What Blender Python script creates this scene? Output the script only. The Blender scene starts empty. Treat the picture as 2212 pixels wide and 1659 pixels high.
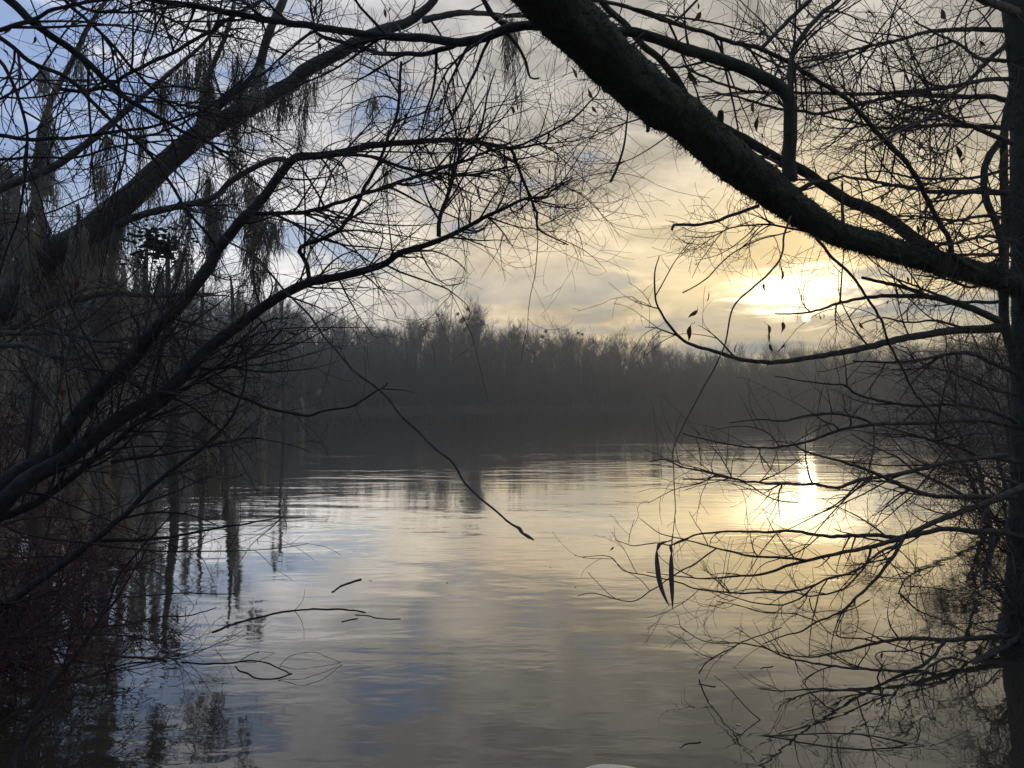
import bpy, math
import numpy as np
from mathutils import Vector, noise as mnoise

rng = np.random.default_rng(7)
R = math.radians
scene = bpy.context.scene
COL = scene.collection

# ------------------------------------------------------------------ camera
CAMZ = 1.6
FPX = 1661.0            # focal length in pixels of a 2212 px wide picture
PITCH = math.atan(34.5 / FPX)
cam_data = bpy.data.cameras.new('camera')
cam = bpy.data.objects.new('camera', cam_data)
COL.objects.link(cam)
cam.location = (0, 0, CAMZ)
cam.rotation_euler = (R(90) + PITCH, 0, 0)
cam_data.sensor_width = 36.0
cam_data.lens = 36.0 * FPX / 2212.0
cam_data.clip_start = 0.05
cam_data.clip_end = 3000
scene.camera = cam
FW = np.array([0, math.cos(PITCH), math.sin(PITCH)])
UP = np.array([0, -math.sin(PITCH), math.cos(PITCH)])
RT = np.array([1.0, 0, 0])

def D(x, y, d):
    """point seen at (x, y) of the 2212x1659 photograph, d metres away"""
    return np.array([0, 0, CAMZ]) + d * (FW + RT * ((x - 1106) / FPX) + UP * ((829.5 - y) / FPX))

def direction(x, y):
    v = FW + RT * ((x - 1106) / FPX) + UP * ((829.5 - y) / FPX)
    return v / np.linalg.norm(v)

SUN = direction(1742, 686)
GLOW = direction(1738, 628)
sun_el = math.asin(SUN[2]); sun_az = math.atan2(SUN[0], SUN[1])

# ------------------------------------------------------------------ view
vs = scene.view_settings
vs.view_transform = 'Standard'
vs.look = 'None'
vs.exposure = 0.0
vs.gamma = 1.0
vs.use_curve_mapping = False
cy = scene.cycles
cy.max_bounces = 6
cy.diffuse_bounces = 2
cy.glossy_bounces = 3
cy.transmission_bounces = 2
cy.volume_bounces = 0
cy.transparent_max_bounces = 8
cy.sample_clamp_indirect = 4.0
cy.sample_clamp_direct = 6.0
cy.caustics_reflective = False
cy.caustics_refractive = False

# ------------------------------------------------------------------ node helper
class NT:
    def __init__(s, tree):
        s.t = tree; s.n = tree.nodes; s.l = tree.links
    def new(s, typ, **kw):
        nd = s.n.new(typ)
        for k, v in kw.items():
            setattr(nd, k, v)
        return nd
    def put(s, sock, v):
        if hasattr(v, 'is_output'):
            s.l.new(v, sock)
        else:
            sock.default_value = v
    def m(s, op, a, b=None, c=None, clamp=False):
        nd = s.new('ShaderNodeMath', operation=op, use_clamp=clamp)
        s.put(nd.inputs[0], a)
        if b is not None: s.put(nd.inputs[1], b)
        if c is not None: s.put(nd.inputs[2], c)
        return nd.outputs[0]
    def vm(s, op, a, b=None, out=0):
        nd = s.new('ShaderNodeVectorMath', operation=op)
        s.put(nd.inputs[0], a)
        if b is not None: s.put(nd.inputs[1], b)
        return nd.outputs['Value'] if op in ('DOT_PRODUCT', 'LENGTH') else nd.outputs[0]
    def mix(s, f, a, b, mode='MIX'):
        nd = s.new('ShaderNodeMix', data_type='RGBA', blend_type=mode)
        s.put(nd.inputs[0], f); s.put(nd.inputs[6], a); s.put(nd.inputs[7], b)
        return nd.outputs[2]
    def ramp(s, f, stops, interp='LINEAR'):
        nd = s.new('ShaderNodeValToRGB')
        cr = nd.color_ramp; cr.interpolation = interp
        while len(cr.elements) < len(stops): cr.elements.new(0.5)
        for e, (p, c) in zip(cr.elements, stops):
            e.position = p
            e.color = (c[0], c[1], c[2], 1) if hasattr(c, '__len__') else (c, c, c, 1)
        s.put(nd.inputs[0], f)
        return nd.outputs[0]
    def noise(s, vec, scale, detail=4, rough=0.5, dist=0.0, out=0):
        nd = s.new('ShaderNodeTexNoise')
        s.put(nd.inputs['Vector'], vec)
        nd.inputs['Scale'].default_value = scale
        nd.inputs['Detail'].default_value = detail
        nd.inputs['Roughness'].default_value = rough
        nd.inputs['Distortion'].default_value = dist
        return nd.outputs[out]
    def rng_(s, v, a, b, c=0.0, d=1.0, smooth=True):
        nd = s.new('ShaderNodeMapRange', interpolation_type='SMOOTHSTEP' if smooth else 'LINEAR')
        s.put(nd.inputs[0], v)
        nd.inputs[1].default_value = a; nd.inputs[2].default_value = b
        nd.inputs[3].default_value = c; nd.inputs[4].default_value = d
        return nd.outputs[0]

# ------------------------------------------------------------------ sky
world = bpy.data.worlds.new('World')
scene.world = world
world.use_nodes = True
w = NT(world.node_tree)
w.n.clear()
SKY_STRENGTH = 0.1
tc = w.new('ShaderNodeTexCoord')
V = w.vm('NORMALIZE', tc.outputs['Generated'])
sep = w.new('ShaderNodeSeparateXYZ'); w.l.new(V, sep.inputs[0])
X, Y, Z = sep.outputs
Zp = w.m('MAXIMUM', Z, 0.0)
den = w.m('ADD', Zp, 0.10)
comb = w.new('ShaderNodeCombineXYZ')
w.put(comb.inputs[0], w.m('DIVIDE', X, den)); w.put(comb.inputs[1], w.m('DIVIDE', Y, den)); w.put(comb.inputs[2], 3.7)
CP = comb.outputs[0]
n1 = w.noise(CP, 0.62, 7, 0.55, 0.35)
mpv = w.new('ShaderNodeMapping'); w.l.new(V, mpv.inputs[0]); mpv.inputs['Scale'].default_value = (6.6, 6.6, 16.0); mpv.inputs['Location'].default_value = (2.1, 0.4, 1.9)
n2 = w.noise(mpv.outputs[0], 1.0, 8, 0.58, 0.55)
n5 = w.noise(mpv.outputs[0], 2.6, 6, 0.6, 0.4)
n3 = w.noise(CP, 0.27, 3, 0.5, 0.2)
# flat streaks low over the horizon
comb2 = w.new('ShaderNodeCombineXYZ')
az = w.m('ARCTAN2', X, Y)
w.put(comb2.inputs[0], w.m('MULTIPLY', az, 3.2)); w.put(comb2.inputs[1], w.m('MULTIPLY', Z, 19.0)); w.put(comb2.inputs[2], 1.3)
n4 = w.noise(comb2.outputs[0], 1.15, 6, 0.58, 0.5)
cosd = w.vm('DOT_PRODUCT', V, tuple(GLOW))
ang = w.m('ARCCOSINE', w.m('MINIMUM', cosd, 0.99999))
angn = w.m('DIVIDE', ang, math.pi)
def k(c, s): return tuple(v * s for v in c)
cloud = w.ramp(angn, [(0.0, (1.30, 1.02, 0.58)), (0.045, (1.16, 0.92, 0.53)), (0.115, (1.0, 0.79, 0.50)), (0.155, (0.98, 0.86, 0.68)),
                      (0.20, (0.94, 0.91, 0.90)), (0.27, (0.90, 0.91, 0.98)), (0.36, (0.78, 0.82, 0.96)), (0.55, (0.16, 0.18, 0.22)), (1.0, (0.06, 0.065, 0.08))])
# higher up the deck turns grey
cloud = w.mix(w.rng_(Z, 0.11, 0.38, 0.0, 0.85), cloud, w.ramp(angn, [(0.0, (0.62, 0.58, 0.50)), (0.17, (0.50, 0.49, 0.49)), (0.33, (0.74, 0.76, 0.86)), (0.6, (0.14, 0.155, 0.19)), (1.0, (0.06, 0.065, 0.08))]))
# light and dark relief of the cloud deck
relief = w.m('ADD', w.m('ADD', w.rng_(n1, 0.32, 0.68, 0.92, 1.22), w.rng_(n2, 0.37, 0.63, -0.24, 0.20)), w.rng_(n5, 0.36, 0.64, -0.11, 0.10))
cloud = w.vm('SCALE', cloud); cloud_node = cloud.node; w.put(cloud_node.inputs['Scale'], relief)
nish = w.new('ShaderNodeTexSky', sky_type='NISHITA')
nish.sun_disc = False
nish.sun_elevation = sun_el
nish.sun_rotation = sun_az
nish.air_density = 1.0; nish.dust_density = 0.6; nish.ozone_density = 2.0
blue = w.mix(0.3, w.mix(w.rng_(Z, 0.08, 0.30), (0.80, 0.90, 1.02, 1), (0.36, 0.54, 0.98, 1)), w.vm('SCALE', nish.outputs[0])); 
_sc = [l.from_node for l in world.node_tree.links if l.from_node.type == 'VECT_MATH' and l.from_node.operation == 'SCALE' and l.to_node == blue.node][0]
_sc.inputs['Scale'].default_value = 0.10
# clear gaps open to the left, the deck closes towards the sun
bias = w.m('MULTIPLY', az, -0.25)
gapn = w.m('ADD', w.m('ADD', w.m('MULTIPLY', n1, 0.30), w.m('MULTIPLY', n3, 0.30)), w.m('MULTIPLY', n2, 0.40))
gap = w.rng_(w.m('SUBTRACT', w.m('ADD', bias, 0.456), gapn), -0.01, 0.09, 0, 0.85)
col = w.mix(gap, cloud, blue)
# low grey bars around the sun
low = w.m('MULTIPLY', w.rng_(Z, 0.02, 0.06), w.rng_(Z, 0.13, 0.22, 1.0, 0.0))
near = w.rng_(ang, 0.10, 0.75, 1.0, 0.15)
bars = w.m('MULTIPLY', w.m('MULTIPLY', w.rng_(n4, 0.47, 0.62), low), near)
col = w.mix(w.m('MULTIPLY', bars, 0.72), col, (0.34, 0.37, 0.41, 1))
# warm band right on the horizon
hb = w.m('MULTIPLY', w.rng_(Z, 0.0, 0.12, 1.0, 0.0), w.rng_(ang, 0.1, 0.8, 0.65, 0.0))
col = w.mix(hb, col, (0.86, 0.66, 0.40, 1))
# bright veil the sun shines through
dv = w.vm('SUBTRACT', V, tuple(GLOW))
sp2 = w.new('ShaderNodeSeparateXYZ'); w.l.new(dv, sp2.inputs[0])
ex = w.m('DIVIDE', sp2.outputs[0], 0.054); ez = w.m('DIVIDE', sp2.outputs[2], 0.024)
el = w.m('SQRT', w.m('ADD', w.m('MULTIPLY', ex, ex), w.m('MULTIPLY', ez, ez)))
el = w.m('ADD', el, w.m('MULTIPLY', w.m('SUBTRACT', n4, 0.5), 2.2))
el = w.m('ADD', el, w.m('MULTIPLY', w.m('SUBTRACT', w.noise(comb2.outputs[0], 4.2, 5, 0.6, 0.8), 0.5), 2.6))
front = w.rng_(cosd, 0.5, 0.6)
core = w.m('MULTIPLY', w.rng_(el, 0.25, 1.7, 1.0, 0.0), front)
halo = w.m('MULTIPLY', w.rng_(ang, 0.0, 0.30, 1.0, 0.0), w.rng_(bars, 0.0, 1.0, 1.0, 0.35))
col = w.mix(w.m('MULTIPLY', w.m('POWER', halo, 2.0), 0.8), col, (1.3, 0.95, 0.42, 1))
# dark cloud bank just below the bright patch, the sun peers out of it
Zn = w.m('ADD', Z, w.m('MULTIPLY', w.m('SUBTRACT', n4, 0.5), 0.07))
bank = w.m('MULTIPLY', w.m('MULTIPLY', w.rng_(Zn, 0.040, 0.070), w.rng_(Zn, 0.112, 0.126, 1.0, 0.0)), w.m('MULTIPLY', w.rng_(az, 0.12, 0.32), w.rng_(az, 0.52, 0.85, 1.0, 0.0)))
col = w.mix(w.m('MULTIPLY', bank, w.rng_(n4, 0.40, 0.56, 0.45, 0.85)), col, (0.36, 0.38, 0.38, 1))
col = w.mix(core, col, (3.4, 2.8, 1.8, 1))
# the sun itself, dimmed behind the cloud
sd = w.vm('DOT_PRODUCT', V, tuple(SUN))
disc = w.rng_(sd, math.cos(R(0.36)), math.cos(R(0.22)), 0.0, 1.0)
col = w.mix(disc, col, (3.5, 3.0, 2.1, 1))
fin = w.vm('SCALE', col); fin.node.inputs['Scale'].default_value = 0.93 / SKY_STRENGTH
bg = w.new('ShaderNodeBackground'); w.l.new(fin, bg.inputs['Color']); bg.inputs['Strength'].default_value = SKY_STRENGTH
wo = w.new('ShaderNodeOutputWorld'); w.l.new(bg.outputs[0], wo.inputs['Surface'])

sun_data = bpy.data.lights.new('sun', 'SUN')
sun_data.energy = 0.07
sun_data.angle = R(1.2)
sun_data.color = (1.0, 0.82, 0.58)
sun = bpy.data.objects.new('sun', sun_data); COL.objects.link(sun)
sun.rotation_euler = Vector(SUN).to_track_quat('Z', 'Y').to_euler()

# ------------------------------------------------------------------ materials
def material(name, c1, c2, scale=6.0, rough=0.85, bump=0.3, bdist=0.01, stretch=(1, 1, 1), detail=6, obj=False, var=0.0, c3=None):
    m = bpy.data.materials.new(name); m.use_nodes = True
    n = NT(m.node_tree)
    bs = n.n['Principled BSDF']
    t = n.new('ShaderNodeTexCoord')
    mp = n.new('ShaderNodeMapping'); n.l.new(t.outputs['Object'], mp.inputs[0]); mp.inputs['Scale'].default_value = stretch
    a = n.noise(mp.outputs[0], scale, detail, 0.6)
    f = n.rng_(a, 0.35, 0.65)
    c = n.mix(f, (*c1, 1), (*c2, 1))
    if c3 is not None:
        b = n.noise(mp.outputs[0], scale * 0.3, 4, 0.6)
        c = n.mix(n.rng_(b, 0.5, 0.62), c, (*c3, 1))
    if var:
        oi = n.new('ShaderNodeObjectInfo')
        hsv = n.new('ShaderNodeHueSaturation'); n.l.new(c, hsv.inputs['Color'])
        n.put(hsv.inputs['Value'], n.rng_(oi.outputs['Random'], 0, 1, 1 - var, 1 + var, False))
        c = hsv.outputs[0]
    n.l.new(c, bs.inputs['Base Color'])
    bs.inputs['Roughness'].default_value = rough
    bs.inputs['Specular IOR Level'].default_value = 0.3
    if bump:
        bp = n.new('ShaderNodeBump'); bp.inputs['Strength'].default_value = bump; bp.inputs['Distance'].default_value = bdist
        n.l.new(n.noise(mp.outputs[0], scale * 3, 5, 0.65), bp.inputs['Height']); n.l.new(bp.outputs[0], bs.inputs['Normal'])
    return m

M = {}
M['mossy_bark'] = material('mossy_bark', (0.032, 0.037, 0.03), (0.065, 0.072, 0.054), 22, 0.95, 0.8, 0.012, c3=(0.055, 0.06, 0.035))
M['bark'] = material('bark', (0.045, 0.04, 0.035), (0.095, 0.085, 0.07), 30, 0.9, 0.6, 0.006)
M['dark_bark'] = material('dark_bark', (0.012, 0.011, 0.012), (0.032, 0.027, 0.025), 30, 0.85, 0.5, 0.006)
M['twig'] = material('twig', (0.045, 0.03, 0.024), (0.10, 0.068, 0.052), 12, 0.75, 0, 0)
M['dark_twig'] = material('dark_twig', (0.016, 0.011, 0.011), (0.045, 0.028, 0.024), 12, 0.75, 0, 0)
M['red_twig'] = material('red_twig', (0.035, 0.014, 0.014), (0.09, 0.035, 0.03), 12, 0.75, 0, 0)
M['moss'] = material('moss', (0.21, 0.18, 0.135), (0.36, 0.32, 0.25), 3, 0.95, 0, 0, var=0.2)
M['leaf'] = material('leaf', (0.10, 0.05, 0.025), (0.22, 0.09, 0.04), 40, 0.8, 0.3, 0.002, var=0.4)
M['green_leaf'] = material('green_leaf', (0.03, 0.045, 0.02), (0.06, 0.08, 0.035), 10, 0.6, 0, 0)
M['pod'] = material('pod', (0.07, 0.07, 0.055), (0.11, 0.10, 0.075), 60, 0.7, 0.3, 0.002)
M['far_bark'] = material('far_bark', (0.045, 0.04, 0.036), (0.085, 0.075, 0.066), 1.2, 0.95, 0, 0, var=0.25)
M['far_twig'] = material('far_twig', (0.05, 0.04, 0.034), (0.10, 0.078, 0.062), 0.5, 0.95, 0, 0, var=0.25)
M['brush'] = material('brush', (0.035, 0.033, 0.028), (0.09, 0.08, 0.066), 0.12, 0.95, 0, 0)
M['mistletoe'] = material('mistletoe', (0.03, 0.04, 0.02), (0.05, 0.065, 0.03), 4, 0.8, 0, 0)
M['mud'] = material('mud', (0.022, 0.019, 0.015), (0.045, 0.038, 0.03), 1.5, 0.95, 0.6, 0.08)
M['float'] = material('float', (0.48, 0.42, 0.30), (0.78, 0.74, 0.60), 22, 0.35, 0.1, 0.002)
M['scum'] = material('scum', (0.45, 0.42, 0.34), (0.6, 0.56, 0.48), 30, 0.7, 0, 0)

def water_material():
    m = bpy.data.materials.new('lake_water'); m.use_nodes = True
    n = NT(m.node_tree); bs = n.n['Principled BSDF']
    g = n.new('ShaderNodeNewGeometry')
    P = g.outputs['Position']
    def sc(v):
        mp = n.new('ShaderNodeMapping'); n.l.new(P, mp.inputs[0]); mp.inputs['Scale'].default_value = v; return mp.outputs[0]
    patch = n.rng_(n.noise(sc((0.16, 0.42, 1)), 1.0, 3, 0.5, 0.6), 0.42, 0.66, 0.25, 1.0)
    sp = n.new('ShaderNodeSeparateXYZ'); n.l.new(P, sp.inputs[0])
    far = n.rng_(sp.outputs[1], 18.0, 60.0, 1.0, 0.22)
    h1 = n.m('MULTIPLY', n.noise(sc((0.9, 2.4, 1)), 1.0, 2, 0.5, 0.4), 0.0095)
    h2 = n.m('MULTIPLY', n.noise(sc((3.2, 7.5, 1)), 1.0, 2, 0.5, 0.5), 0.0027)
    h3 = n.m('MULTIPLY', n.noise(sc((13, 22, 1)), 1.0, 2, 0.5, 0.3), 0.0003)
    h = n.m('ADD', h1, n.m('ADD', h2, h3))
    h = n.m('MULTIPLY', n.m('MULTIPLY', h, patch), far)
    bp = n.new('ShaderNodeBump'); bp.inputs['Strength'].default_value = 1.0; bp.inputs['Distance'].default_value = 1.0
    n.l.new(h, bp.inputs['Height']); n.l.new(bp.outputs[0], bs.inputs['Normal'])
    murk = n.mix(n.noise(sc((0.7, 0.7, 1)), 1.0, 4, 0.6), (0.028, 0.025, 0.019, 1), (0.045, 0.04, 0.03, 1))
    n.l.new(murk, bs.inputs['Base Color'])
    bs.inputs['Roughness'].default_value = 0.6
    bs.inputs['Specular IOR Level'].default_value = 0.0
    gl = n.new('ShaderNodeBsdfGlossy'); gl.inputs['Roughness'].default_value = 0.03; n.l.new(bp.outputs[0], gl.inputs['Normal'])
    gl.inputs['Color'].default_value = (1, 0.985, 0.955, 1)
    fr = n.new('ShaderNodeFresnel'); fr.inputs['IOR'].default_value = 1.33; n.l.new(bp.outputs[0], fr.inputs['Normal'])
    fac = n.m('MINIMUM', n.m('MULTIPLY', n.m('POWER', fr.outputs[0], 1.2), 2.8), 0.92)
    mx = n.new('ShaderNodeMixShader'); n.l.new(fac, mx.inputs[0]); n.l.new(bs.outputs[0], mx.inputs[1]); n.l.new(gl.outputs[0], mx.inputs[2])
    n.l.new(mx.outputs[0], n.n['Material Output'].inputs['Surface'])
    return m
M['water'] = water_material()

# ------------------------------------------------------------------ object helpers
def tag(o, label=None, cat=None, group=None, kind=None):
    if label: o['label'] = label
    if cat: o['category'] = cat
    if group: o['group'] = group
    if kind: o['kind'] = kind
    return o

def thing(name, label, cat, loc=(0, 0, 0), group=None):
    o = bpy.data.objects.new(name, None); COL.objects.link(o)
    o.location = tuple(loc); o.empty_display_size = 0.2
    return tag(o, label, cat, group)

def mesh_obj(name, verts, faces, mat, parent=None, smooth=True, origin=None):
    """verts (N,3) in world space, faces list/array of equal length polygons"""
    me = bpy.data.meshes.new(name)
    verts = np.asarray(verts, dtype=np.float32)
    if parent is not None and origin is None:
        p = parent; off = np.zeros(3)
        while p is not None:
            off += np.array(p.location); p = p.parent
        verts = verts - off
    if origin is not None:
        verts = verts - np.array(origin)
    faces = np.asarray(faces, dtype=np.int32)
    me.vertices.add(len(verts)); me.vertices.foreach_set('co', verts.astype(np.float32).ravel())
    nf, kf = faces.shape
    me.loops.add(nf * kf); me.loops.foreach_set('vertex_index', faces.ravel())
    me.polygons.add(nf); me.polygons.foreach_set('loop_start', np.arange(nf, dtype=np.int32) * kf)
    if smooth: me.polygons.foreach_set('use_smooth', np.ones(nf, dtype=bool))
    me.update(calc_edges=True)
    me.materials.append(mat)
    o = bpy.data.objects.new(name, me); COL.objects.link(o)
    if parent is not None: o.parent = parent
    if origin is not None: o.location = tuple(origin)
    return o

def tubes(P, Rr, sides):
    """P (N,n,3), Rr (N,n) -> verts, quad faces"""
    N, n, _ = P.shape
    T = np.gradient(P, axis=1)
    T /= np.linalg.norm(T, axis=2, keepdims=True) + 1e-9
    ov = P[:, -1] - P[:, 0]
    ref = np.zeros((N, 3)); ax = np.argmin(np.abs(ov), axis=1); ref[np.arange(N), ax] = 1
    A = np.cross(T, ref[:, None, :]); A /= np.linalg.norm(A, axis=2, keepdims=True) + 1e-9
    B = np.cross(T, A)
    th = np.arange(sides) * 2 * np.pi / sides
    V_ = P[:, :, None, :] + Rr[:, :, None, None] * (A[:, :, None, :] * np.cos(th)[None, None, :, None] + B[:, :, None, :] * np.sin(th)[None, None, :, None])
    base = (np.arange(N) * n * sides)[:, None, None]
    i = np.arange(n - 1)[None, :, None] * sides; j = np.arange(sides)[None, None, :]; j2 = (j + 1) % sides
    a = base + i + j; b = base + i + j2; c = base + i + sides + j2; d = base + i + sides + j
    F = np.stack([a, b, c, d], axis=-1).reshape(-1, 4)
    return V_.reshape(-1, 3), F

class Bag:
    def __init__(s): s.v = []; s.f = []; s.n = 0
    def add(s, v, f):
        if len(v): s.v.append(v); s.f.append(f + s.n); s.n += len(v)
    def tubes(s, P, Rr, sides=3):
        if len(P): s.add(*tubes(P, Rr, sides))
    def obj(s, name, mat, parent=None, origin=None, smooth=True):
        if not s.v: return None
        return mesh_obj(name, np.concatenate(s.v), np.concatenate(s.f), mat, parent, smooth, origin)

def norm(v): return v / (np.linalg.norm(v, axis=-1, keepdims=True) + 1e-9)

def spline(pts, step):
    pts = np.asarray(pts, float)
    P = np.vstack([2 * pts[0] - pts[1], pts, 2 * pts[-1] - pts[-2]])
    out = []
    for i in range(1, len(P) - 2):
        L = np.linalg.norm(P[i + 1, :3] - P[i, :3]); k_ = max(2, int(L / step))
        t = np.linspace(0, 1, k_, endpoint=False)[:, None]
        a, b, c, d = P[i - 1], P[i], P[i + 1], P[i + 2]
        out.append(0.5 * (2 * b + (c - a) * t + (2 * a - 5 * b + 4 * c - d) * t * t + (3 * b - a - 3 * c + d) * t ** 3))
    out.append(P[-2][None, :])
    return np.vstack(out)

def resample(P, n):
    s = np.r_[0, np.cumsum(np.linalg.norm(np.diff(P[:, :3], axis=0), axis=1))]
    t = np.linspace(0, s[-1], n)
    return np.stack([np.interp(t, s, P[:, i]) for i in range(P.shape[1])], axis=1), s[-1]

def grow(P, Rr, count, L, ang=50, n=7, tmin=0.12, rmax=None, rtip=0.0007, bend=0.5, trop=0.15, wob=0.12, rfac=0.55, tdir=(0, 0, 1), lentaper=0.5, angsd=12):
    N = len(P)
    if N == 0: return P, Rr
    cnt = rng.poisson(count, N) if np.isscalar(count) else rng.poisson(np.maximum(count, 0))
    idx = np.repeat(np.arange(N), cnt)
    Mx = len(idx)
    if Mx == 0: return np.zeros((0, n, 3)), np.zeros((0, n))
    t = tmin + (1 - tmin) * rng.random(Mx)
    s = t * (P.shape[1] - 1); i0 = np.minimum(s.astype(int), P.shape[1] - 2); f = (s - i0)[:, None]
    p0 = P[idx, i0] * (1 - f) + P[idx, i0 + 1] * f
    T = norm(P[idx, i0 + 1] - P[idx, i0])
    r0 = (Rr[idx, i0] * (1 - f[:, 0]) + Rr[idx, i0 + 1] * f[:, 0]) * rfac
    if rmax is not None: r0 = np.minimum(r0, rmax)
    r0 = np.maximum(r0, rtip * 1.15)
    q = rng.normal(size=(Mx, 3)); q -= (q * T).sum(1, keepdims=True) * T; q = norm(q)
    an = np.radians(rng.normal(ang, angsd, Mx))[:, None]
    d = np.cos(an) * T + np.sin(an) * q
    LL = (L if np.isscalar(L) else L[idx]) * np.exp(rng.normal(0, 0.35, Mx)) * (1 - lentaper * t)
    bv = rng.normal(size=(Mx, 3)) * bend + np.array(tdir) * trop
    pts = [p0]; cur = d
    nz = np.zeros((Mx, 3))
    for j in range(n - 1):
        cur = norm(cur + bv / (n - 1) + rng.normal(size=(Mx, 3)) * wob)
        pts.append(pts[-1] + cur * (LL / (n - 1))[:, None])
    Pn = np.stack(pts, axis=1)
    prof = np.linspace(1, 0, n)[None, :]
    Rn = rtip + (r0[:, None] - rtip) * prof
    ok = (Pn[:, :, 1].min(axis=1) > 0.9) & (Pn[:, 0, 2] > -0.05)
    return Pn[ok], Rn[ok]

# ------------------------------------------------------------------ setting: water, ground
def grid(name, xs, ys, zf, mat):
    xs = np.asarray(xs, float); ys = np.asarray(ys, float)
    Xg, Yg = np.meshgrid(xs, ys); Zg = zf(Xg, Yg)
    v = np.stack([Xg, Yg, Zg], -1).reshape(-1, 3)
    nx, ny = len(xs), len(ys)
    i = np.arange(nx - 1)[None, :]; j = np.arange(ny - 1)[:, None] * nx
    f = np.stack([i + j, i + j + 1, i + j + nx + 1, i + j + nx], -1).reshape(-1, 4)
    return mesh_obj(name, v, f, mat)

tag(grid('lake_water', [-1500, -60, 0, 60, 1500], [-1500, -40, 0, 40, 200, 1500], lambda x, y: x * 0, M['water']), kind='structure')

def shore_y(x):
    """distance of the far waterline straight ahead for a world x"""
    x = np.asarray(x, float)
    return np.interp(x, [-300, -90, -45, -30, -12, 0, 20, 45, 70, 110, 170, 300],
                        [-80, 18, 62, 90, 116, 128, 142, 158, 160, 120, 60, -60])
def ground_z(x, y):
    d = y - shore_y(x)
    z = np.where(d < 0, np.maximum(d * 0.12, -1.2), 0.35 + 1.0 * (1 - np.exp(-d / 6.0)) + np.clip(d - 14, 0, 70) * 0.075)
    return z + 0.12 * np.sin(x * 0.7) * np.cos(y * 0.45) * (d > 1)
def axis_pts(a, b, fine_a, fine_b, st, co):
    return np.unique(np.r_[np.arange(a, fine_a, co), np.arange(fine_a, fine_b, st), np.arange(fine_b, b + co, co)])
tag(grid('ground', axis_pts(-1400, 1400, -110, 190, 3.0, 60), axis_pts(-200, 1400, -10, 240, 3.0, 60), ground_z, M['mud']), kind='structure')

# ------------------------------------------------------------------ far treeline
def make_far_tree(H, style):
    """local coordinates, base at the origin"""
    h = np.linspace(0, 1, 9)
    lean = rng.normal(0, 0.02, 2) * H
    tr = np.stack([lean[0] * h + 0.12 * np.sin(h * 5 + rng.random() * 6), lean[1] * h, h * H * 0.80], 1)[None]
    rr = (0.16 * (1 - h) ** 0.8 + 0.018)[None]
    tm, na, ang, Ls = {'round': (0.30, 17, 30, 0.52), 'tall': (0.32, 19, 22, 0.44), 'broad': (0.26, 17, 38, 0.56), 'thin': (0.35, 13, 26, 0.34)}[style]
    P1, R1 = grow(tr, rr, na, H * Ls, ang, 7, tm, 0.075, 0.014, 0.25, 0.45, 0.07, 0.6, lentaper=0.55)
    P2, R2 = grow(P1, R1, 10, H * Ls * 0.36, 32, 5, 0.25, 0.028, 0.009, 0.25, 0.5, 0.08, 0.7)
    P3, R3 = grow(P2, R2, 8, H * Ls * 0.17, 30, 4, 0.1, 0.012, 0.0055, 0.2, 0.6, 0.08, 0.8)
    tr_b = Bag(); tr_b.tubes(tr, rr, 6)
    cr = Bag(); cr.tubes(P1, R1, 4); cr.tubes(P2, R2, 3); cr.tubes(P3, R3, 3)
    return tr_b, cr, P2

# grow() keeps only points in front of the camera: shift the prototypes forward, then back
def far_proto(H, style):
    global grow
    _g = grow
    def g2(P, *a, **k_):
        Pn, Rn = _g(P + np.array([0, 50, 0]), *a, **k_)
        return Pn - np.array([0, 50, 0]), Rn
    grow = g2
    out = make_far_tree(H, style)
    grow = _g
    return out

GROUP_FAR = 'bare trees along the far shore'
protos = []
for nm, H, st in (('bare_tree', 12, 'round'), ('bare_tree', 13, 'tall'), ('bare_tree', 12, 'broad'), ('bare_tree', 11, 'thin'), ('bare_tree', 13, 'round'), ('bare_tree', 12, 'broad')):
    tb, cb, P2 = far_proto(H, st)
    tb_me = tb.obj('trunk', M['far_bark'], origin=(0, 0, 0)); cb_me = cb.obj('crown', M['far_twig'], origin=(0, 0, 0))
    protos.append((H, tb_me.data, cb_me.data, P2, st))
    bpy.data.objects.remove(tb_me); bpy.data.objects.remove(cb_me)

def top_y(u):
    """row of the skyline (2212 px picture) for a column"""
    return np.interp(u, [-400, 300, 560, 640, 760, 840, 880, 950, 1010, 1100, 1200, 1320, 1400, 1500, 1600, 1690, 1780, 1950, 2100, 2400],
                        [600, 628, 660, 674, 697, 718, 708, 698, 708, 713, 722, 728, 752, 765, 770, 748, 755, 748, 743, 733])
def far_tree(x, y, H, pi, label, group, rz=None, wide=(1.2, 1.7)):
    pH, tme, cme, P2, st = protos[pi]
    t = thing('bare_tree', label, 'tree', (x, y, float(ground_z(x, y)) - 0.1), group)
    s = H / pH
    t.rotation_euler = (0, 0, rng.random() * 6.28 if rz is None else rz); wsc = s * rng.uniform(*wide)
    for nm, me in (('trunk', tme), ('crown', cme)):
        o = bpy.data.objects.new(nm, me); COL.objects.link(o); o.parent = t
        o.scale = (wsc, wsc, s)
    return t, s, wsc
nt = 0
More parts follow.
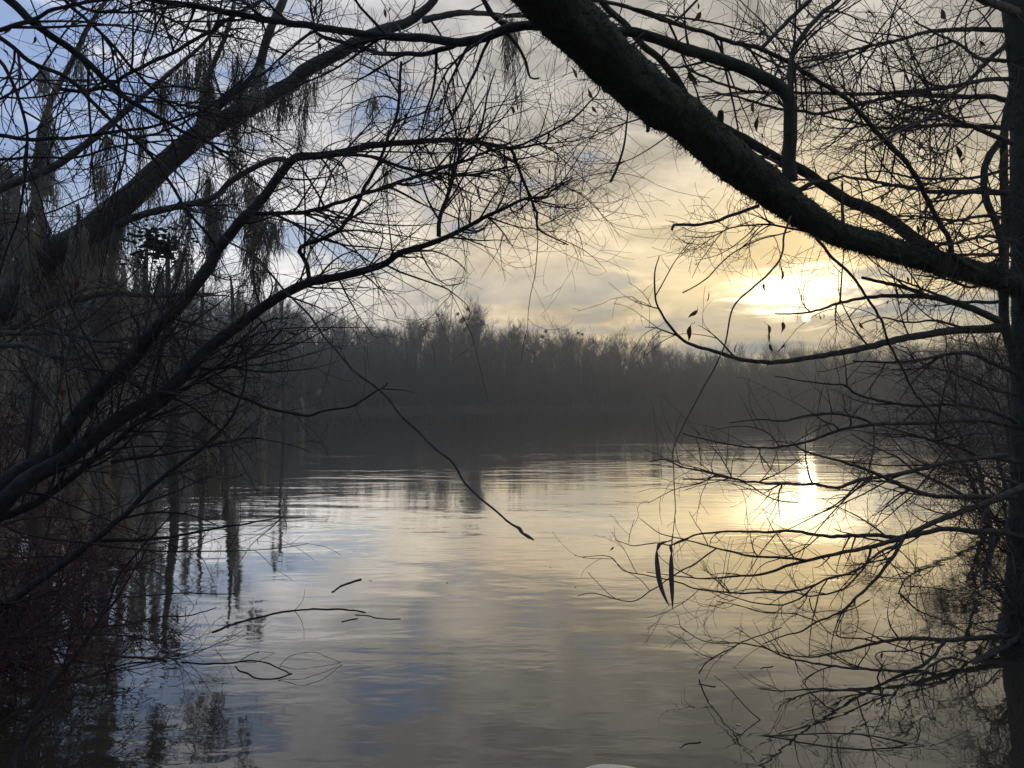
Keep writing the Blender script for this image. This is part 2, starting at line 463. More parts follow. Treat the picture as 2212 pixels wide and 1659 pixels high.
for row in range(5):
    nrow = [48, 44, 44, 78, 64][row]
    for i in range(nrow):
        u = -150 + 2550 * (i + rng.random()) / nrow
        # walk the sight line out to the shore
        dd = np.linspace(20, 200, 361); xx = (u - 1106) / FPX * dd
        k_ = int(np.argmax(dd > shore_y(xx))); back = 2.5 + row * 7 + rng.random() * 6
        d = dd[k_] + back; x = (u - 1106) / FPX * d
        zt = CAMZ + (864 - top_y(u)) / FPX * d
        H = (zt - float(ground_z(x, d))) * [rng.uniform(0.5, 0.72), rng.uniform(0.55, 0.8), rng.uniform(0.66, 0.92), rng.uniform(0.90, 1.03), rng.uniform(0.90, 1.02)][row]
        part_ = 'behind the moss trees' if u < 560 else 'left of the tallest tree' if u < 1000 else 'between tallest tree and sun' if u < 1600 else 'right of the sun'
        pl_ = 'low bare tree fronting' if row < 3 else 'tall bare tree at the back of'
        far_tree(x, d, max(H, 4), int(rng.choice([0, 1, 2, 4, 5, 0, 2, 5, 4, 3])), pl_ + ' the far treeline, ' + part_, 'far treeline, ' + ('front' if row < 3 else 'back') + ' ranks ' + part_)
        nt += 1
# the ones that stand out against the sky
def special(u, ytop, pi, label, rz=0.3, back=6):
    dd = np.linspace(20, 200, 361); xx = (u - 1106) / FPX * dd
    d = dd[int(np.argmax(dd > shore_y(xx)))] + back; x = (u - 1106) / FPX * d
    zt = CAMZ + (864 - ytop) / FPX * d
    return far_tree(x, d, (zt - float(ground_z(x, d))) * 1.02, pi, label, None, rz, (0.85, 0.95)), x, d
(mt, ms, mw), mx, my = special(1022, 657, 1, 'tallest bare tree of the far shore, its crown dotted with dark mistletoe balls', 0.2, 4)
special(955, 680, 2, 'broad bare tree just left of the mistletoe tree across the lake', 1.0, 5)
special(900, 696, 0, 'rounded bare tree at the left end of the skyline dip across the lake', 2.0, 5)
special(1112, 690, 3, 'slender open-crowned tree right of the mistletoe tree, thin against the sky', 0.7, 4)
special(1413, 714, 3, 'lone thin tree rising above the low skyline across the lake', 0.5, 4)
special(1850, 742, 2, 'rounded dark tree under the sun on the right far shore', 0.5, 3)

def blob(center, r, seed, squash=0.85, rough_=0.25, seg=(10, 8)):
    nu, nv = seg
    v = []
    for j in range(nv + 1):
        ph = math.pi * j / nv
        for i in range(nu):
            th = 2 * math.pi * i / nu
            d = Vector((math.sin(ph) * math.cos(th), math.sin(ph) * math.sin(th), math.cos(ph)))
            k_ = 1 + rough_ * mnoise.noise(d * 1.7 + Vector((seed, seed * 1.7, 0)))
            v.append((center[0] + r * k_ * d.x, center[1] + r * k_ * d.y, center[2] + r * squash * k_ * d.z))
    f = [(j * nu + i, j * nu + (i + 1) % nu, (j + 1) * nu + (i + 1) % nu, (j + 1) * nu + i) for j in range(nv) for i in range(nu)]
    return np.array(v), np.array(f)
def mistletoe(x, y, z, r, label, group):
    """ball of short twigs around a small dense heart"""
    b = Bag(); v, f = blob((0, 0, 0), r * 0.6, x * 3.1); b.add(v, f)
    n_ = 90
    q = norm(rng.normal(size=(n_, 3)))
    P = np.stack([q * r * 0.3, q * r * 0.75 + rng.normal(0, 0.05, (n_, 3)) * r, q * r * 1.1 + rng.normal(0, 0.12, (n_, 3)) * r], 1)
    b.tubes(P, np.tile([0.022, 0.018, 0.01], (n_, 1)) * 1.2, 3)
    o = b.obj('mistletoe_clump', M['mistletoe'], origin=(0, 0, 0)); o.location = (x, y, z)
    return tag(o, label, 'mistletoe', group)
GM = 'mistletoe balls in the tallest far tree'
for (u, v_, r) in ((1010, 668, .28), (989, 678, .26), (1001, 690, .55), (996, 694, .4), (1030, 674, .25), (1022, 691, .42), (1031, 688, .4), (1040, 694, .3), (1030, 703, .5), (1020, 706, .55),
                   (1012, 703, .6), (1038, 702, .45), (1005, 713, .5), (1022, 716, .5), (1044, 700, .28)):
    p = D(u, v_, my - rng.uniform(0.5, 3))
    mistletoe(p[0], p[1], p[2], r * 1.15, 'dark mistletoe ball in the crown of the tallest far tree', GM)
for (u, v_, r, lb) in ((946, 680, .25, 'small mistletoe ball atop the broad tree left of the tallest'), (1179, 716, .4, 'upper of two mistletoe balls in the skyline right of centre'),
                       (1171, 727, .45, 'lower of two mistletoe balls in the skyline right of centre'), (1249, 720, .3, 'mistletoe ball near the skyline top at right, left of its twin'),
                       (1257, 722, .3, 'mistletoe ball near the skyline top at right, right of its twin')):
    dd = np.linspace(20, 200, 361); xx = (u - 1106) / FPX * dd
    p = D(u, v_, dd[int(np.argmax(dd > shore_y(xx)))] + 5)
    mistletoe(p[0], p[1], p[2], r, lb, None)

# brush: dense, uncountable stems below the crowns
def brush_mesh():
    V_, F_ = [], []; off = 0
    var = []
    for q in range(7):
        ns = 12
        base = np.stack([rng.normal(0, 1.5, ns), rng.normal(0, 1.1, ns), np.zeros(ns)], 1)
        dirs = norm(np.stack([rng.normal(0, .16, ns), rng.normal(0, .16, ns), np.ones(ns)], 1))
        Ls = rng.uniform(4.0, 8.0, ns)
        tt = np.linspace(0, 1, 5)[None, :, None]
        P = base[:, None] + dirs[:, None] * Ls[:, None, None] * tt + rng.normal(0, .12, (ns, 5, 3)) * tt
        Rr = np.linspace(0.06, 0.015, 5)[None, :] * np.ones((ns, 1))
        P2, R2 = grow(P + [0, 50, 0], Rr, 13, 2.3, 28, 4, 0.08, 0.035, 0.014, 0.25, 0.5, 0.12, 0.8)
        P3, R3 = grow(P2, R2, 2.5, 1.1, 30, 3, 0.1, 0.02, 0.012, 0.25, 0.4, 0.1, 0.9)
        b = Bag(); b.tubes(P, Rr, 4); b.tubes(P2 - [0, 50, 0], R2, 3); b.tubes(P3 - [0, 50, 0], R3, 3)
        var.append((np.concatenate(b.v), np.concatenate(b.f)))
    npl = 330
    for i in range(npl):
        row = i % 5
        u = -150 + 2550 * (i + rng.random()) / npl
        dd = np.linspace(15, 200, 371); xx = (u - 1106) / FPX * dd
        d = dd[int(np.argmax(dd > shore_y(xx)))] + 0.4 + row * 2.6 + rng.random() * 2
        x = (u - 1106) / FPX * d
        v, f = var[int(rng.integers(0, 7))]
        a = rng.random() * 6.28; s = rng.uniform(0.8, 1.08) * (1.0 + 0.12 * row) * np.interp(d, [60, 130, 165], [0.8, 1.0, 1.0])
        ca, sa = math.cos(a), math.sin(a)
        vv = np.stack([(v[:, 0] * ca - v[:, 1] * sa) * s + x, (v[:, 0] * sa + v[:, 1] * ca) * s + d, v[:, 2] * s + float(ground_z(x, d)) - 0.1], 1)
        V_.append(vv); F_.append(f + off); off += len(vv)
    return np.concatenate(V_), np.concatenate(F_)
v, f = brush_mesh()
tag(mesh_obj('shore_brush', v, f, M['brush']), 'dense leafless brush filling the foot of the far treeline', 'brush', kind='stuff')

# ------------------------------------------------------------------ near trees: traced limbs, grown twigs
def parse(s):
    """'cr:x,y[,w] ...|cr:...' -> list of (disp x, disp y, width or None); c, r pick a ninth of the photograph"""
    out = []
    for seg in s.split('|'):
        h, body = seg.split(':')
        c, r = int(h[0]), int(h[1])
        for t in body.split():
            q = [float(a) for a in t.split(',')]
            out.append((737.333 * c + q[0] / 3, 553 * r + q[1] / 3, q[2] / 3 if len(q) > 2 else None))
    return out

TW = [1.7, 1.15, 0.5]
def limb(parent, s, w0, w1, d0, d1, mat='bark', tw='twig', n1=6, L1=0.6, n2=5, L2=0.28, n3=3, L3=0.12, sides=None, wig=0.0, trop=0.1, tdir=(0, 0, 1), knob=0.10,
         ang=48, bend=0.7, name='branch', tmin=0.05, extra=None, label=None, r1max=0.006, r2max=0.0028):
    pts = parse(s) if isinstance(s, str) else s
    q = np.array([(a, b) for a, b, _ in pts])
    L = np.r_[0, np.cumsum(np.linalg.norm(np.diff(q, axis=0), axis=1))]; t = L / L[-1]
    if any(p[2] for p in pts):
        tw_ = [ti for ti, p in zip(t, pts) if p[2]]; ww = [p[2] for p in pts if p[2]]
        wd = np.interp(t, tw_, ww)
    else:
        wd = (w0 + (w1 - w0) * t) / 3
    dep = d0 + (d1 - d0) * t
    ph = rng.random() * 6.28
    dep = dep + wig * np.sin(t * 5 + ph)
    W = np.array([np.r_[D(a, b, d), 0.5 * wpx / FPX * d] for (a, b), d, wpx in zip(q, dep, wd)])
    if extra is not None: W = np.vstack([np.array(extra), W])
    rmean = W[:, 3].mean()
    S = spline(W, max(0.02, rmean * 1.2))
    S[:, 3] = np.maximum(S[:, 3], 0.0006)
    n_ = len(S)
    # slight wander and knots
    wob = np.array([[mnoise.noise(Vector((i * 0.35, ph * 10 + c_, 0))) for c_ in (0, 7, 13)] for i in range(n_)])
    S[:, :3] += wob * np.minimum(S[:, 3:4] * 0.8, 0.006)
    kn = np.array([mnoise.noise(Vector((i * 0.8, ph * 20, 5))) for i in range(n_)])
    S[:, 3] *= 1 + knob * kn
    sd = sides or (10 if rmean > 0.02 else 6 if rmean > 0.006 else 4)
    b = Bag(); b.tubes(S[None, :, :3], S[None, :, 3], sd)
    # close the tip
    o = b.obj(name, M[mat], parent)
    if label: o['label'] = label
    if n1:
        Rs, Lt = resample(S, 24)
        P0, R0 = Rs[None, :, :3], Rs[None, :, 3]
        fr = max(1.0, (d0 + d1) / 8)
        P1, R1 = grow(P0, R0, n1 * Lt * TW[0], L1, ang, 10, tmin, r1max, 0.0012 * fr, bend, trop, 0.08, 0.7, tdir, 0.55, 15)
        P2, R2 = grow(P1, R1, n2 * TW[1], L2 * 1.25, 46, 8, 0.08, r2max, 0.0009 * fr, bend * 1.7, trop, 0.09, 0.75, tdir, 0.4, 15)
        P3, R3 = grow(P2, R2, n3 * TW[2], L3 * 1.1, 48, 4, 0.1, 0.0018, 0.0008 * fr, bend * 1.3, trop, 0.12, 0.85, tdir, 0.4)
        tb = Bag(); tb.tubes(P1, R1, 4); tb.tubes(P2, R2, 3); tb.tubes(P3, R3, 3)
        to = tb.obj('twigs', M[tw], o)
        if to: to['kind'] = 'stuff'
    return o, S

def bark_tube(S, sides, amp, seed, fuzz=0.0):
    rr_ = np.random.default_rng(int(abs(seed) * 10))
    """thick trunk with displaced ridges; S (n,4)"""
    v, f = tubes(S[None, :, :3], S[None, :, 3], sides)
    n_ = len(S); v = v.reshape(n_, sides, 3)
    for i in range(n_):
        c = S[i, :3]
        for j in range(sides):
            a = 2 * math.pi * j / sides
            p = Vector((math.cos(a) * 2.2, math.sin(a) * 2.2, i * 0.11 + seed))
            k_ = 1 + amp * (mnoise.noise(p) + 0.7 * mnoise.noise(p * 2.7) + 0.6 * mnoise.noise(p * 6.5)) + 0.018 * rr_.normal()
            v[i, j] = c + (v[i, j] - c) * k_
    return v.reshape(-1, 3), f

def trunk_obj(parent, W, step, sides, amp, mat, name='trunk', seed=1.0):
    S = spline(np.array(W), step)
    v, f = bark_tube(S, sides, amp, seed)
    b = Bag(); b.add(v, f)
    return b.obj(name, M[mat], parent), S

def moss_fuzz(S, n_, L, mat, parent, name='moss', droop=0.3, r=0.0012):
    """short tufts growing out of a limb"""
    i = rng.integers(1, len(S) - 1, n_)
    T = norm(S[i + 1, :3] - S[i - 1, :3]); q = rng.normal(size=(n_, 3)); q -= (q * T).sum(1, keepdims=True) * T; q = norm(q)
    p = S[i, :3] + q * S[i, 3:4] * 0.93
    l_ = L * rng.uniform(0.4, 1.3, n_)[:, None]
    P = np.stack([p, p + q * l_ * 0.5 + rng.normal(0, .15, (n_, 3)) * l_, p + q * l_ * 0.85 - np.array([0, 0, droop]) * l_ + rng.normal(0, .3, (n_, 3)) * l_], 1)
    b = Bag(); b.tubes(P, np.tile([r, r * 0.8, r * 0.4], (n_, 1)), 3)
    o = b.obj(name, M[mat], parent); o['kind'] = 'stuff'; return o

# ---- right hand tree with its great leaning limb
RT_D = 5.0
base = D(2232, 1395, RT_D); base[2] = -0.3
rt = thing('leaning_tree', 'big dark tree at the right edge with a thick mossy limb arching up left', 'tree', (base[0], base[1], 0))
W = [np.r_[base + [0, 0, 0], 0.21], np.r_[D(2230, 1250, RT_D), 0.15], np.r_[D(2232, 1000, RT_D), 0.125], np.r_[D(2232, 700, RT_D), 0.125], np.r_[D(2226, 450, RT_D), 0.115], np.r_[D(2222, 200, RT_D), 0.105],
     np.r_[D(2190, -60, RT_D - .1), 0.085], np.r_[D(2170, -400, RT_D - .2), 0.07], np.r_[D(2150, -900, RT_D - .3), 0.045], np.r_[D(2190, -1500, RT_D - .4), 0.02]]
tr, TRS = trunk_obj(rt, W, 0.035, 26, 0.10, 'mossy_bark', 'trunk', 3.0)
lb = "20:0,765,262 300,1030,245 500,1175,232 750,1362,192 1000,1512,152 1200,1568,150|20:1500,1662,142|21:1700,55,145 2040,145,138 2260,230,130"
pts = [(a, b_, c_) for a, b_, c_ in parse("10:1180,-190,350 1335,-10,342 1560,200,330 1740,385,318 1900,530,300 2080,680,285|" + lb)]
dz = np.interp([p[0] for p in pts], [1130, 1475, 1900, 2180], [2.1, 2.75, 3.9, 4.9])
W = [np.r_[D(a, b_, d), 0.5 * c_ / FPX * d] for (a, b_, c_), d in zip(pts, dz)]
W = [np.r_[D(1000, -260, 1.9), 0.12], ] + W
big, BS = trunk_obj(rt, W, 0.016, 44, 0.12, 'mossy_bark', 'limb', 9.0)
big['label'] = 'thick moss-furred limb arching from the right trunk to the top of the picture'
moss_fuzz(BS, 13000, 0.016, 'mossy_bark', big, 'moss_fur', r=0.0019)
moss_fuzz(TRS, 5000, 0.03, 'mossy_bark', tr, 'moss_fur')
# snags on the limb
limb(rt, "20:225,800 240,760 250,715", 60, 35, 3.15, 3.12, 'mossy_bark', n1=0, name='snag')
limb(rt, "10:1990,770 1990,820 1985,850", 45, 25, 2.95, 2.9, 'mossy_bark', n1=0, name='snag')
NR = dict(n1=5, L1=0.5, n2=4, L2=0.22, n3=3, L3=0.09)
limb(rt, "20:700,1180 690,1050 700,900 700,750 685,640 600,550 450,470 300,410 150,350 0,310|10:2050,250 1900,215 1740,210", 95, 62, 3.3, 3.1, 'mossy_bark', n1=4, L1=0.6, n2=5, L2=.25)
limb(rt, "20:690,620 700,430 730,310 800,200 900,90 1030,-20 1100,-150", 42, 25, 3.25, 3.4, 'bark', **NR)
limb(rt, "21:1500,60|20:1600,1620 1450,1510 1350,1430 1200,1350 1050,1290 900,1190 750,1090 600,1020 400,900 220,800 60,690|10:2200,560 2050,370 1950,290 1850,170 1700,30 1600,-120", 85, 34, 5.0, 3.6, 'mossy_bark', n1=2.5, L1=0.6, n2=5)
limb(rt, "10:1620,0 1800,30 2000,100|20:0,170 150,210 300,270 450,300 600,360 750,440 900,540 1050,630 1150,730 1250,850 1350,950 1450,1050 1520,1160 1580,1280 1640,1400 1720,1540|21:1760,0 1900,90", 24, 36, 3.0, 4.4, 'bark', **NR)
limb(rt, "20:500,320 600,220 700,120 820,0 900,-120", 26, 30, 3.3, 3.4, 'bark', **NR)
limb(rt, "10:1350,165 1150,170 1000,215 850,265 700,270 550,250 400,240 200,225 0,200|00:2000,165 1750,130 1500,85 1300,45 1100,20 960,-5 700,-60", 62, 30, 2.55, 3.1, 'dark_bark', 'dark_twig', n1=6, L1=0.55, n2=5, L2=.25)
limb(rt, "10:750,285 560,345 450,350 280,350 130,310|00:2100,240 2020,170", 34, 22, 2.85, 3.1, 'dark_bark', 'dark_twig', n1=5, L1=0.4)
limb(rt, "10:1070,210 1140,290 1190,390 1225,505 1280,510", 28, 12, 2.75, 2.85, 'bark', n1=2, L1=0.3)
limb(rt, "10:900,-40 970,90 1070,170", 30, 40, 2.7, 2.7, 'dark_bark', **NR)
limb(rt, "20:1050,1140 950,1170 850,1185 740,1240", 15, 35, 3.7, 3.7, 'bark', **NR)
limb(rt, "20:490,1335 300,1400 150,1450 0,1460|10:2150,1462 2140,1490", 26, 18, 3.2, 3.0, 'bark', n1=0, name='broken_branch')
limb(rt, "10:1860,660 1850,800 1830,950 1790,1080 1745,1178", 9, 18, 2.85, 2.8, 'bark', n1=0, name='dangling_branch')
limb(rt, "10:2130,870 2000,960 1850,1040 1670,1063", 10, 4, 3.0, 3.1, 'twig', n1=3, L1=.2)
limb(rt, "10:1950,765 1750,830 1550,930 1450,1010", 12, 4, 2.9, 3.1, 'twig', n1=3, L1=.2)
limb(rt, "20:1040,1500 1035,1350 1035,1180", 26, 14, 3.9, 3.9, 'bark', n1=2, L1=.3)

# level branches of the right trunk
HR = [("20:2140,195 1900,190 1700,195 1550,215 1400,260 1200,300 1000,350 800,400 600,440 520,460", 34, 8),
      ("20:2100,290 1990,380 1850,530 1720,640 1580,770 1420,840 1340,890 1230,965", 34, 15),
      ("20:2150,400 2000,385 1900,370 1800,290 1650,220 1500,140", 28, 10),
      ("20:2140,510 1950,520 1700,570 1500,590 1200,610 1000,605 700,600 500,600 300,560 100,480 0,420", 30, 14),
      ("20:2140,660 2000,630 1800,625 1500,615 1300,640 1100,690 900,735 780,720 600,700 400,640 200,600", 35, 12),
      ("20:2140,830 1900,820 1700,810 1500,825 1300,830 1100,790 900,750", 34, 12),
      ("20:2140,930 1950,850 1800,790 1650,730 1450,680 1330,620 1200,560", 34, 12),
      ("20:2130,1250 1900,1240 1650,1245 1500,1220 1350,1200 1200,1165 1060,1150", 42, 16),
      ("20:2140,1080 1950,1140 1750,1160 1500,1150 1300,1110 1100,1130", 26, 8),
      ("20:2140,1420 1950,1400 1750,1430 1500,1400 1250,1410", 26, 8),
      ("20:2140,1560 1950,1530 1750,1580 1550,1560 1350,1500", 26, 8),
      ("20:2140,1650 1900,1650 1700,1640 1600,1560", 28, 10),
      ("20:2212,110 2090,50 1950,0 1800,-80", 62, 40)]
for i, (s, a, b_) in enumerate(HR):
    limb(rt, s, a, b_, 4.95, 4.2 - 0.5 * rng.random(), 'bark', n1=5, L1=0.65, n2=3.5, L2=0.32, n3=2, L3=0.12, wig=0.15, bend=0.45)
limb(rt, "20:2140,740 2060,900 1970,1050 1950,1200 1980,1330 2050,1500|21:2080,20 2075,200", 40, 48, 4.9, 4.6, 'mossy_bark', n1=3)
limb(rt, "20:2140,560 2090,800 2080,1100 2095,1400|21:2085,-50 2080,200 2085,430 2130,600 2210,850", 44, 66, 4.9, 4.95, 'mossy_bark', n1=1.5, sides=16, name='stem')
HL = [("21:2040,470 1800,480 1600,505 1400,540 1200,590 1000,630 850,655 650,685 500,685 350,665 200,615 100,590 0,545|11:2150,480 2080,380 2045,310 2030,200 2035,80 2060,0", 62, 7, 4.8, 3.4, 3),
      ("21:2050,420 1900,350 1750,300 1600,265 1450,260 1300,260 1150,275 1000,310 900,345 780,370 600,375", 48, 8, 4.8, 4.0, 4),
      ("21:1600,265 1450,210 1300,170 1160,140", 28, 20, 4.5, 4.3, 2),
      ("21:2170,1110 2000,1070 1800,1065 1600,1080 1400,1085 1250,1090 1050,1120 900,1170 780,1210 600,1240 450,1240 300,1220 150,1190 0,1150", 36, 7, 4.9, 3.8, 3.5),
      ("21:1250,1090 1100,1040 950,1020 800,1035 650,1070 500,1060 300,1080", 20, 6, 4.3, 4.0, 3.5),
      ("21:2170,1080 2050,1020 1900,980 1750,960 1550,970 1400,960 1250,930 1120,890 1050,840 850,820 600,780", 32, 7, 4.9, 4.0, 3.5),
      ("21:2170,1330 1950,1300 1800,1240 1600,1190 1400,1130 1200,1080", 34, 8, 4.9, 4.2, 4),
      ("21:2100,1290 1850,1320 1700,1340 1500,1390 1300,1430 1150,1450 1000,1500 850,1480 600,1475 450,1465 300,1440 150,1400 0,1370|11:2100,1320 2000,1330", 34, 8, 4.8, 3.5, 3),
      ("21:2150,1560 1950,1560 1750,1560 1600,1550 1450,1500 1300,1430 1150,1370 950,1310 800,1270 700,1200", 42, 9, 4.8, 3.9, 4),
      ("21:0,1445 150,1450 300,1455 420,1480 550,1560 650,1590 750,1595", 8, 8, 3.6, 3.6, 2),
      ("21:2170,760 2000,690 1900,640 1770,630 1550,670 1350,690 1100,680", 34, 10, 4.9, 4.2, 5),
      ("21:2050,300 1900,300 1800,298 1650,250 1500,190 1300,120", 26, 8, 4.8, 4.3, 5),
      ("21:2050,60 1900,200 1700,150 1500,120", 22, 8, 4.8, 4.4, 5),
      ("21:2170,900 2000,860 1850,800 1700,740 1550,720", 24, 8, 4.9, 4.4, 6),
      ("21:2050,440 1850,470 1650,420 1450,430 1300,400 1150,440", 22, 8, 4.8, 4.3, 5)]
for s, a, b_, d0, d1, n1 in HL:
    limb(rt, s, a, b_, d0, d1, 'bark', n1=n1 * 0.75, L1=0.5, n2=3, L2=0.24, n3=2, L3=0.10, trop=0.0, wig=0.1, bend=0.45)
limb(rt, "21:0,240 150,150 300,0|20:480,1560 700,1500", 8, 9, 3.3, 3.4, 'twig', n1=4, L1=.3, n2=4, L2=.15)
limb(rt, "20:800,1500 700,1480 560,1455 430,1460 300,1480 180,1535 0,1530", 16, 5, 3.5, 3.3, 'twig', n1=7, L1=.3, n2=4, L2=.12)

# vines hanging through the right side
vt = thing('hanging_vine', 'long bare vine running diagonally down across the sun at right', 'vine', D(1780, 528, 3.3))
limb(vt, "20:860,1530|21:960,0 1100,130 1200,280 1290,420 1330,550 1420,720 1500,880 1600,1000 1700,1130 1800,1200", 22, 12, 3.3, 4.2, 'twig', n1=0, name='stem')
vp = thing('podded_vine', 'thin curving vine at centre right ending in two long hanging seed pods', 'vine', D(1520, 700, 2.6))
limb(vp, "20:700,1400 660,1520|21:640,0 560,110 450,210 340,310 300,430 280,550 220,700 120,880 0,1110|11:2150,1260 2155,1400 2165,1659|12:2165,0 2150,130 2140,205", 14, 5, 3.0, 2.5, 'twig', n1=0, name='stem', sides=6)
def pod(path, wpx, d):
    W = []
    n_ = len(path)
    for i, (a, b_) in enumerate(path):
        W.append(np.r_[D(a, b_, d), 0])
    W = spline(np.array(W), 0.004); t = np.linspace(0, 1, len(W))
    prof = np.clip(np.sin(np.pi * np.clip(t, 0.0, 1) ** 0.8) ** 0.7, 0.04, 1) * 0.5 * wpx / FPX * d
    v, f_ = tubes(W[None, :, :3], prof[None], 10)
    c = np.repeat(W[:, :3], 10, axis=0)
    v = c + (v - c) * np.array([1, 0.5, 1])
    b = Bag(); b.add(v, f_); return b.obj('seed_pod', M['pod'], vp)
pod([(1418.8, 1186), (1419, 1211), (1423.4, 1249), (1432, 1280), (1445.5, 1310)], 11.0, 2.5)
pod([(1450.5, 1192), (1450, 1215), (1450.4, 1249), (1452, 1282), (1453, 1315)], 11.2, 2.5)
limb(vp, [(1452.5, 1155, 2.6), (1452, 1166, 2.6), (1440, 1170, 3), (1430, 1172, 6), (1422, 1178, 8), (1419.5, 1188, 3.5)], 1, 1, 2.5, 2.5, 'pod', n1=0, name='stalk')
limb(vp, [(1452.5, 1160, 3), (1451.5, 1176, 3), (1449, 1181, 7), (1450, 1190, 6), (1450.5, 1196, 2)], 1, 1, 2.5, 2.5, 'pod', n1=0, name='stalk')

# ---- bush leaning out over the water at lower right
bb = D(2230, 1375, 5.2); bb[2] = -0.1
sb = thing('waterside_shrub', 'leafless shrub at lower right whose drooping branches touch the water', 'shrub', (bb[0], bb[1], 0))
SBL = [("22:2212,-170 2000,-70 1800,0 1600,80 1430,160 1260,215 1050,260 800,315 650,360 500,405 350,415 150,430 0,420|12:2100,405 1980,390", 52, 6, 4.7, 3.7),
       ("22:2300,190 2212,165 2050,130 1900,125 1700,110 1550,140 1400,165 1250,150 1080,155 950,160 850,145 720,120 560,130 400,125 250,130 100,145 0,180|12:2130,215 2040,200 1900,220 1845,205 1770,180", 52, 5, 4.9, 3.6),
       ("22:800,315 700,300 550,290 430,285 330,260 220,235 100,200 0,175|12:2140,160 2050,130 1940,45", 22, 5, 4.0, 3.7),
       ("22:1430,170 1380,260 1310,360 1220,470 1130,550 1050,630 950,680 870,710 750,780 660,800 520,855", 34, 8, 4.3, 3.9),
       ("22:870,710 720,660 550,655 450,630 330,600 215,575", 10, 6, 3.9, 3.8),
       ("22:1400,210 1280,260 1180,340 1100,390 950,430 860,470 740,510 550,520 350,525 100,500 0,465|12:2120,440 1980,410 1830,380 1740,290 1570,289", 24, 5, 4.2, 3.6),
       ("22:1220,230 1180,350 1100,450 1020,510 830,545 700,520 560,600", 22, 6, 4.2, 3.9),
       ("22:860,470 760,560 650,600 560,600 430,580 230,520 100,490", 16, 5, 4.0, 3.8),
       ("22:220,235 140,290 60,350 0,375|12:2110,440 2060,480 2000,510 1940,560 1880,580 1800,570 1630,525 1530,545", 14, 6, 3.8, 3.6),
       ("12:2000,510 1940,440 1840,380 1740,290", 6, 4, 3.65, 3.65),
       ("22:880,160 800,230 700,280 600,310 540,330 480,380 420,480 350,560 270,590", 12, 4, 4.0, 3.7),
       ("22:600,145 500,270 460,340 400,430 330,520 240,570", 10, 4, 3.9, 3.7),
       ("22:2300,760 2212,790 2000,810 1850,820 1700,830 1550,820 1400,825 1250,850 1100,890 950,920 850,940 700,930 600,900", 52, 6, 5.0, 4.4),
       ("22:1700,840 1640,920 1560,990 1450,1030 1300,1025 1150,1015 950,995 850,980 700,950 600,910 490,870 370,850 150,840 0,755|12:2200,745", 28, 6, 4.7, 3.7),
       ("22:2290,740 2212,790 2050,890 1850,990 1700,1035 1550,1090 1430,1150 1300,1180 1150,1245 950,1280 750,1340 550,1390 330,1435", 55, 10, 5.0, 3.7),
       ("22:340,1430 420,1450 600,1450 800,1440 1000,1435 1200,1445 1400,1490 1500,1520 1700,1540 1900,1580 2100,1659", 10, 16, 3.68, 3.5),
       ("22:1850,980 1780,950 1700,950 1600,1000 1450,1140 1330,1290 1220,1390", 24, 10, 4.7, 4.0),
       ("22:1770,1040 1730,1120 1650,1190 1500,1280 1350,1300 1230,1315", 24, 8, 4.6, 4.0),
       ("22:1420,1190 1250,1180 1100,1160 950,1150 850,1145 650,1160 500,1145", 18, 9, 4.2, 3.9),
       ("22:640,750 500,800 370,850 300,890 200,940 140,990 105,1048", 8, 12, 4.0, 4.45),
       ("22:1700,840 1550,870 1460,900 1300,905 1250,935 1290,1000 1295,1060", 14, 8, 4.7, 4.3),
       ("22:1310,840 1480,900 1650,950 1750,1000 1870,1060", 12, 8, 4.7, 4.6),
       ("22:1050,640 1000,760 1010,810 1150,820 1250,840", 8, 14, 4.2, 4.4),
       ("22:1210,570 1080,635 950,640 860,650", 12, 6, 4.2, 4.1),
       ("22:820,560 840,640 900,730 960,790 1020,810", 10, 6, 4.1, 4.2),
       ("22:1460,1200 1300,1290 1200,1390", 10, 8, 4.2, 4.0)]
for s, a, b_, d0, d1 in SBL:
    limb(sb, s, a * 0.82, b_ * 0.82, d0, d1, 'bark', n1=2.6, L1=0.32, n2=2.5, L2=0.15, n3=1.5, L3=0.07, trop=0.05, knob=0.12, ang=40, bend=0.5)
# the thicket where it rises
for s, a, b_, n1 in (("22:2212,760 2150,700 2120,600 2040,500 1950,430 1880,400", 60, 8, 9), ("22:2140,640 2090,480 2000,380 1960,250", 22, 8, 9), ("22:2150,700 2180,520 2160,330 2110,150 2090,0|21:2060,1500", 34, 10, 9),
                     ("22:2212,650 2200,450 2212,260 2170,60|21:2190,1400", 40, 14, 9), ("22:2120,760 1990,860 1880,910", 24, 10, 4), ("22:2200,330 2050,230 1950,190 1880,60", 22, 8, 9),
                     ("22:2060,700 1900,720 1760,720 1700,700", 12, 5, 6), ("22:1700,340 1560,370 1450,430 1410,500 1400,530", 8, 12, 8), ("22:1410,530 1500,620 1600,670 1690,705", 14, 6, 6), ("22:1440,480 1600,490 1750,510", 8, 5, 6),
                     ("21:2212,1500 2100,1450 1950,1420 1850,1380", 24, 8, 8), ("22:2212,20 2050,60 1950,0|21:1850,1620", 24, 8, 8), ("22:2212,1000 2150,880 2080,840", 20, 10, 4), ("22:2140,850 2180,980 2212,1100", 22, 12, 3)):
    limb(sb, s, a, b_, 5.0, 4.9, 'bark', n1=n1, L1=0.42, n2=4, L2=0.2, n3=2.5, L3=0.09, trop=0.1, wig=0.15)

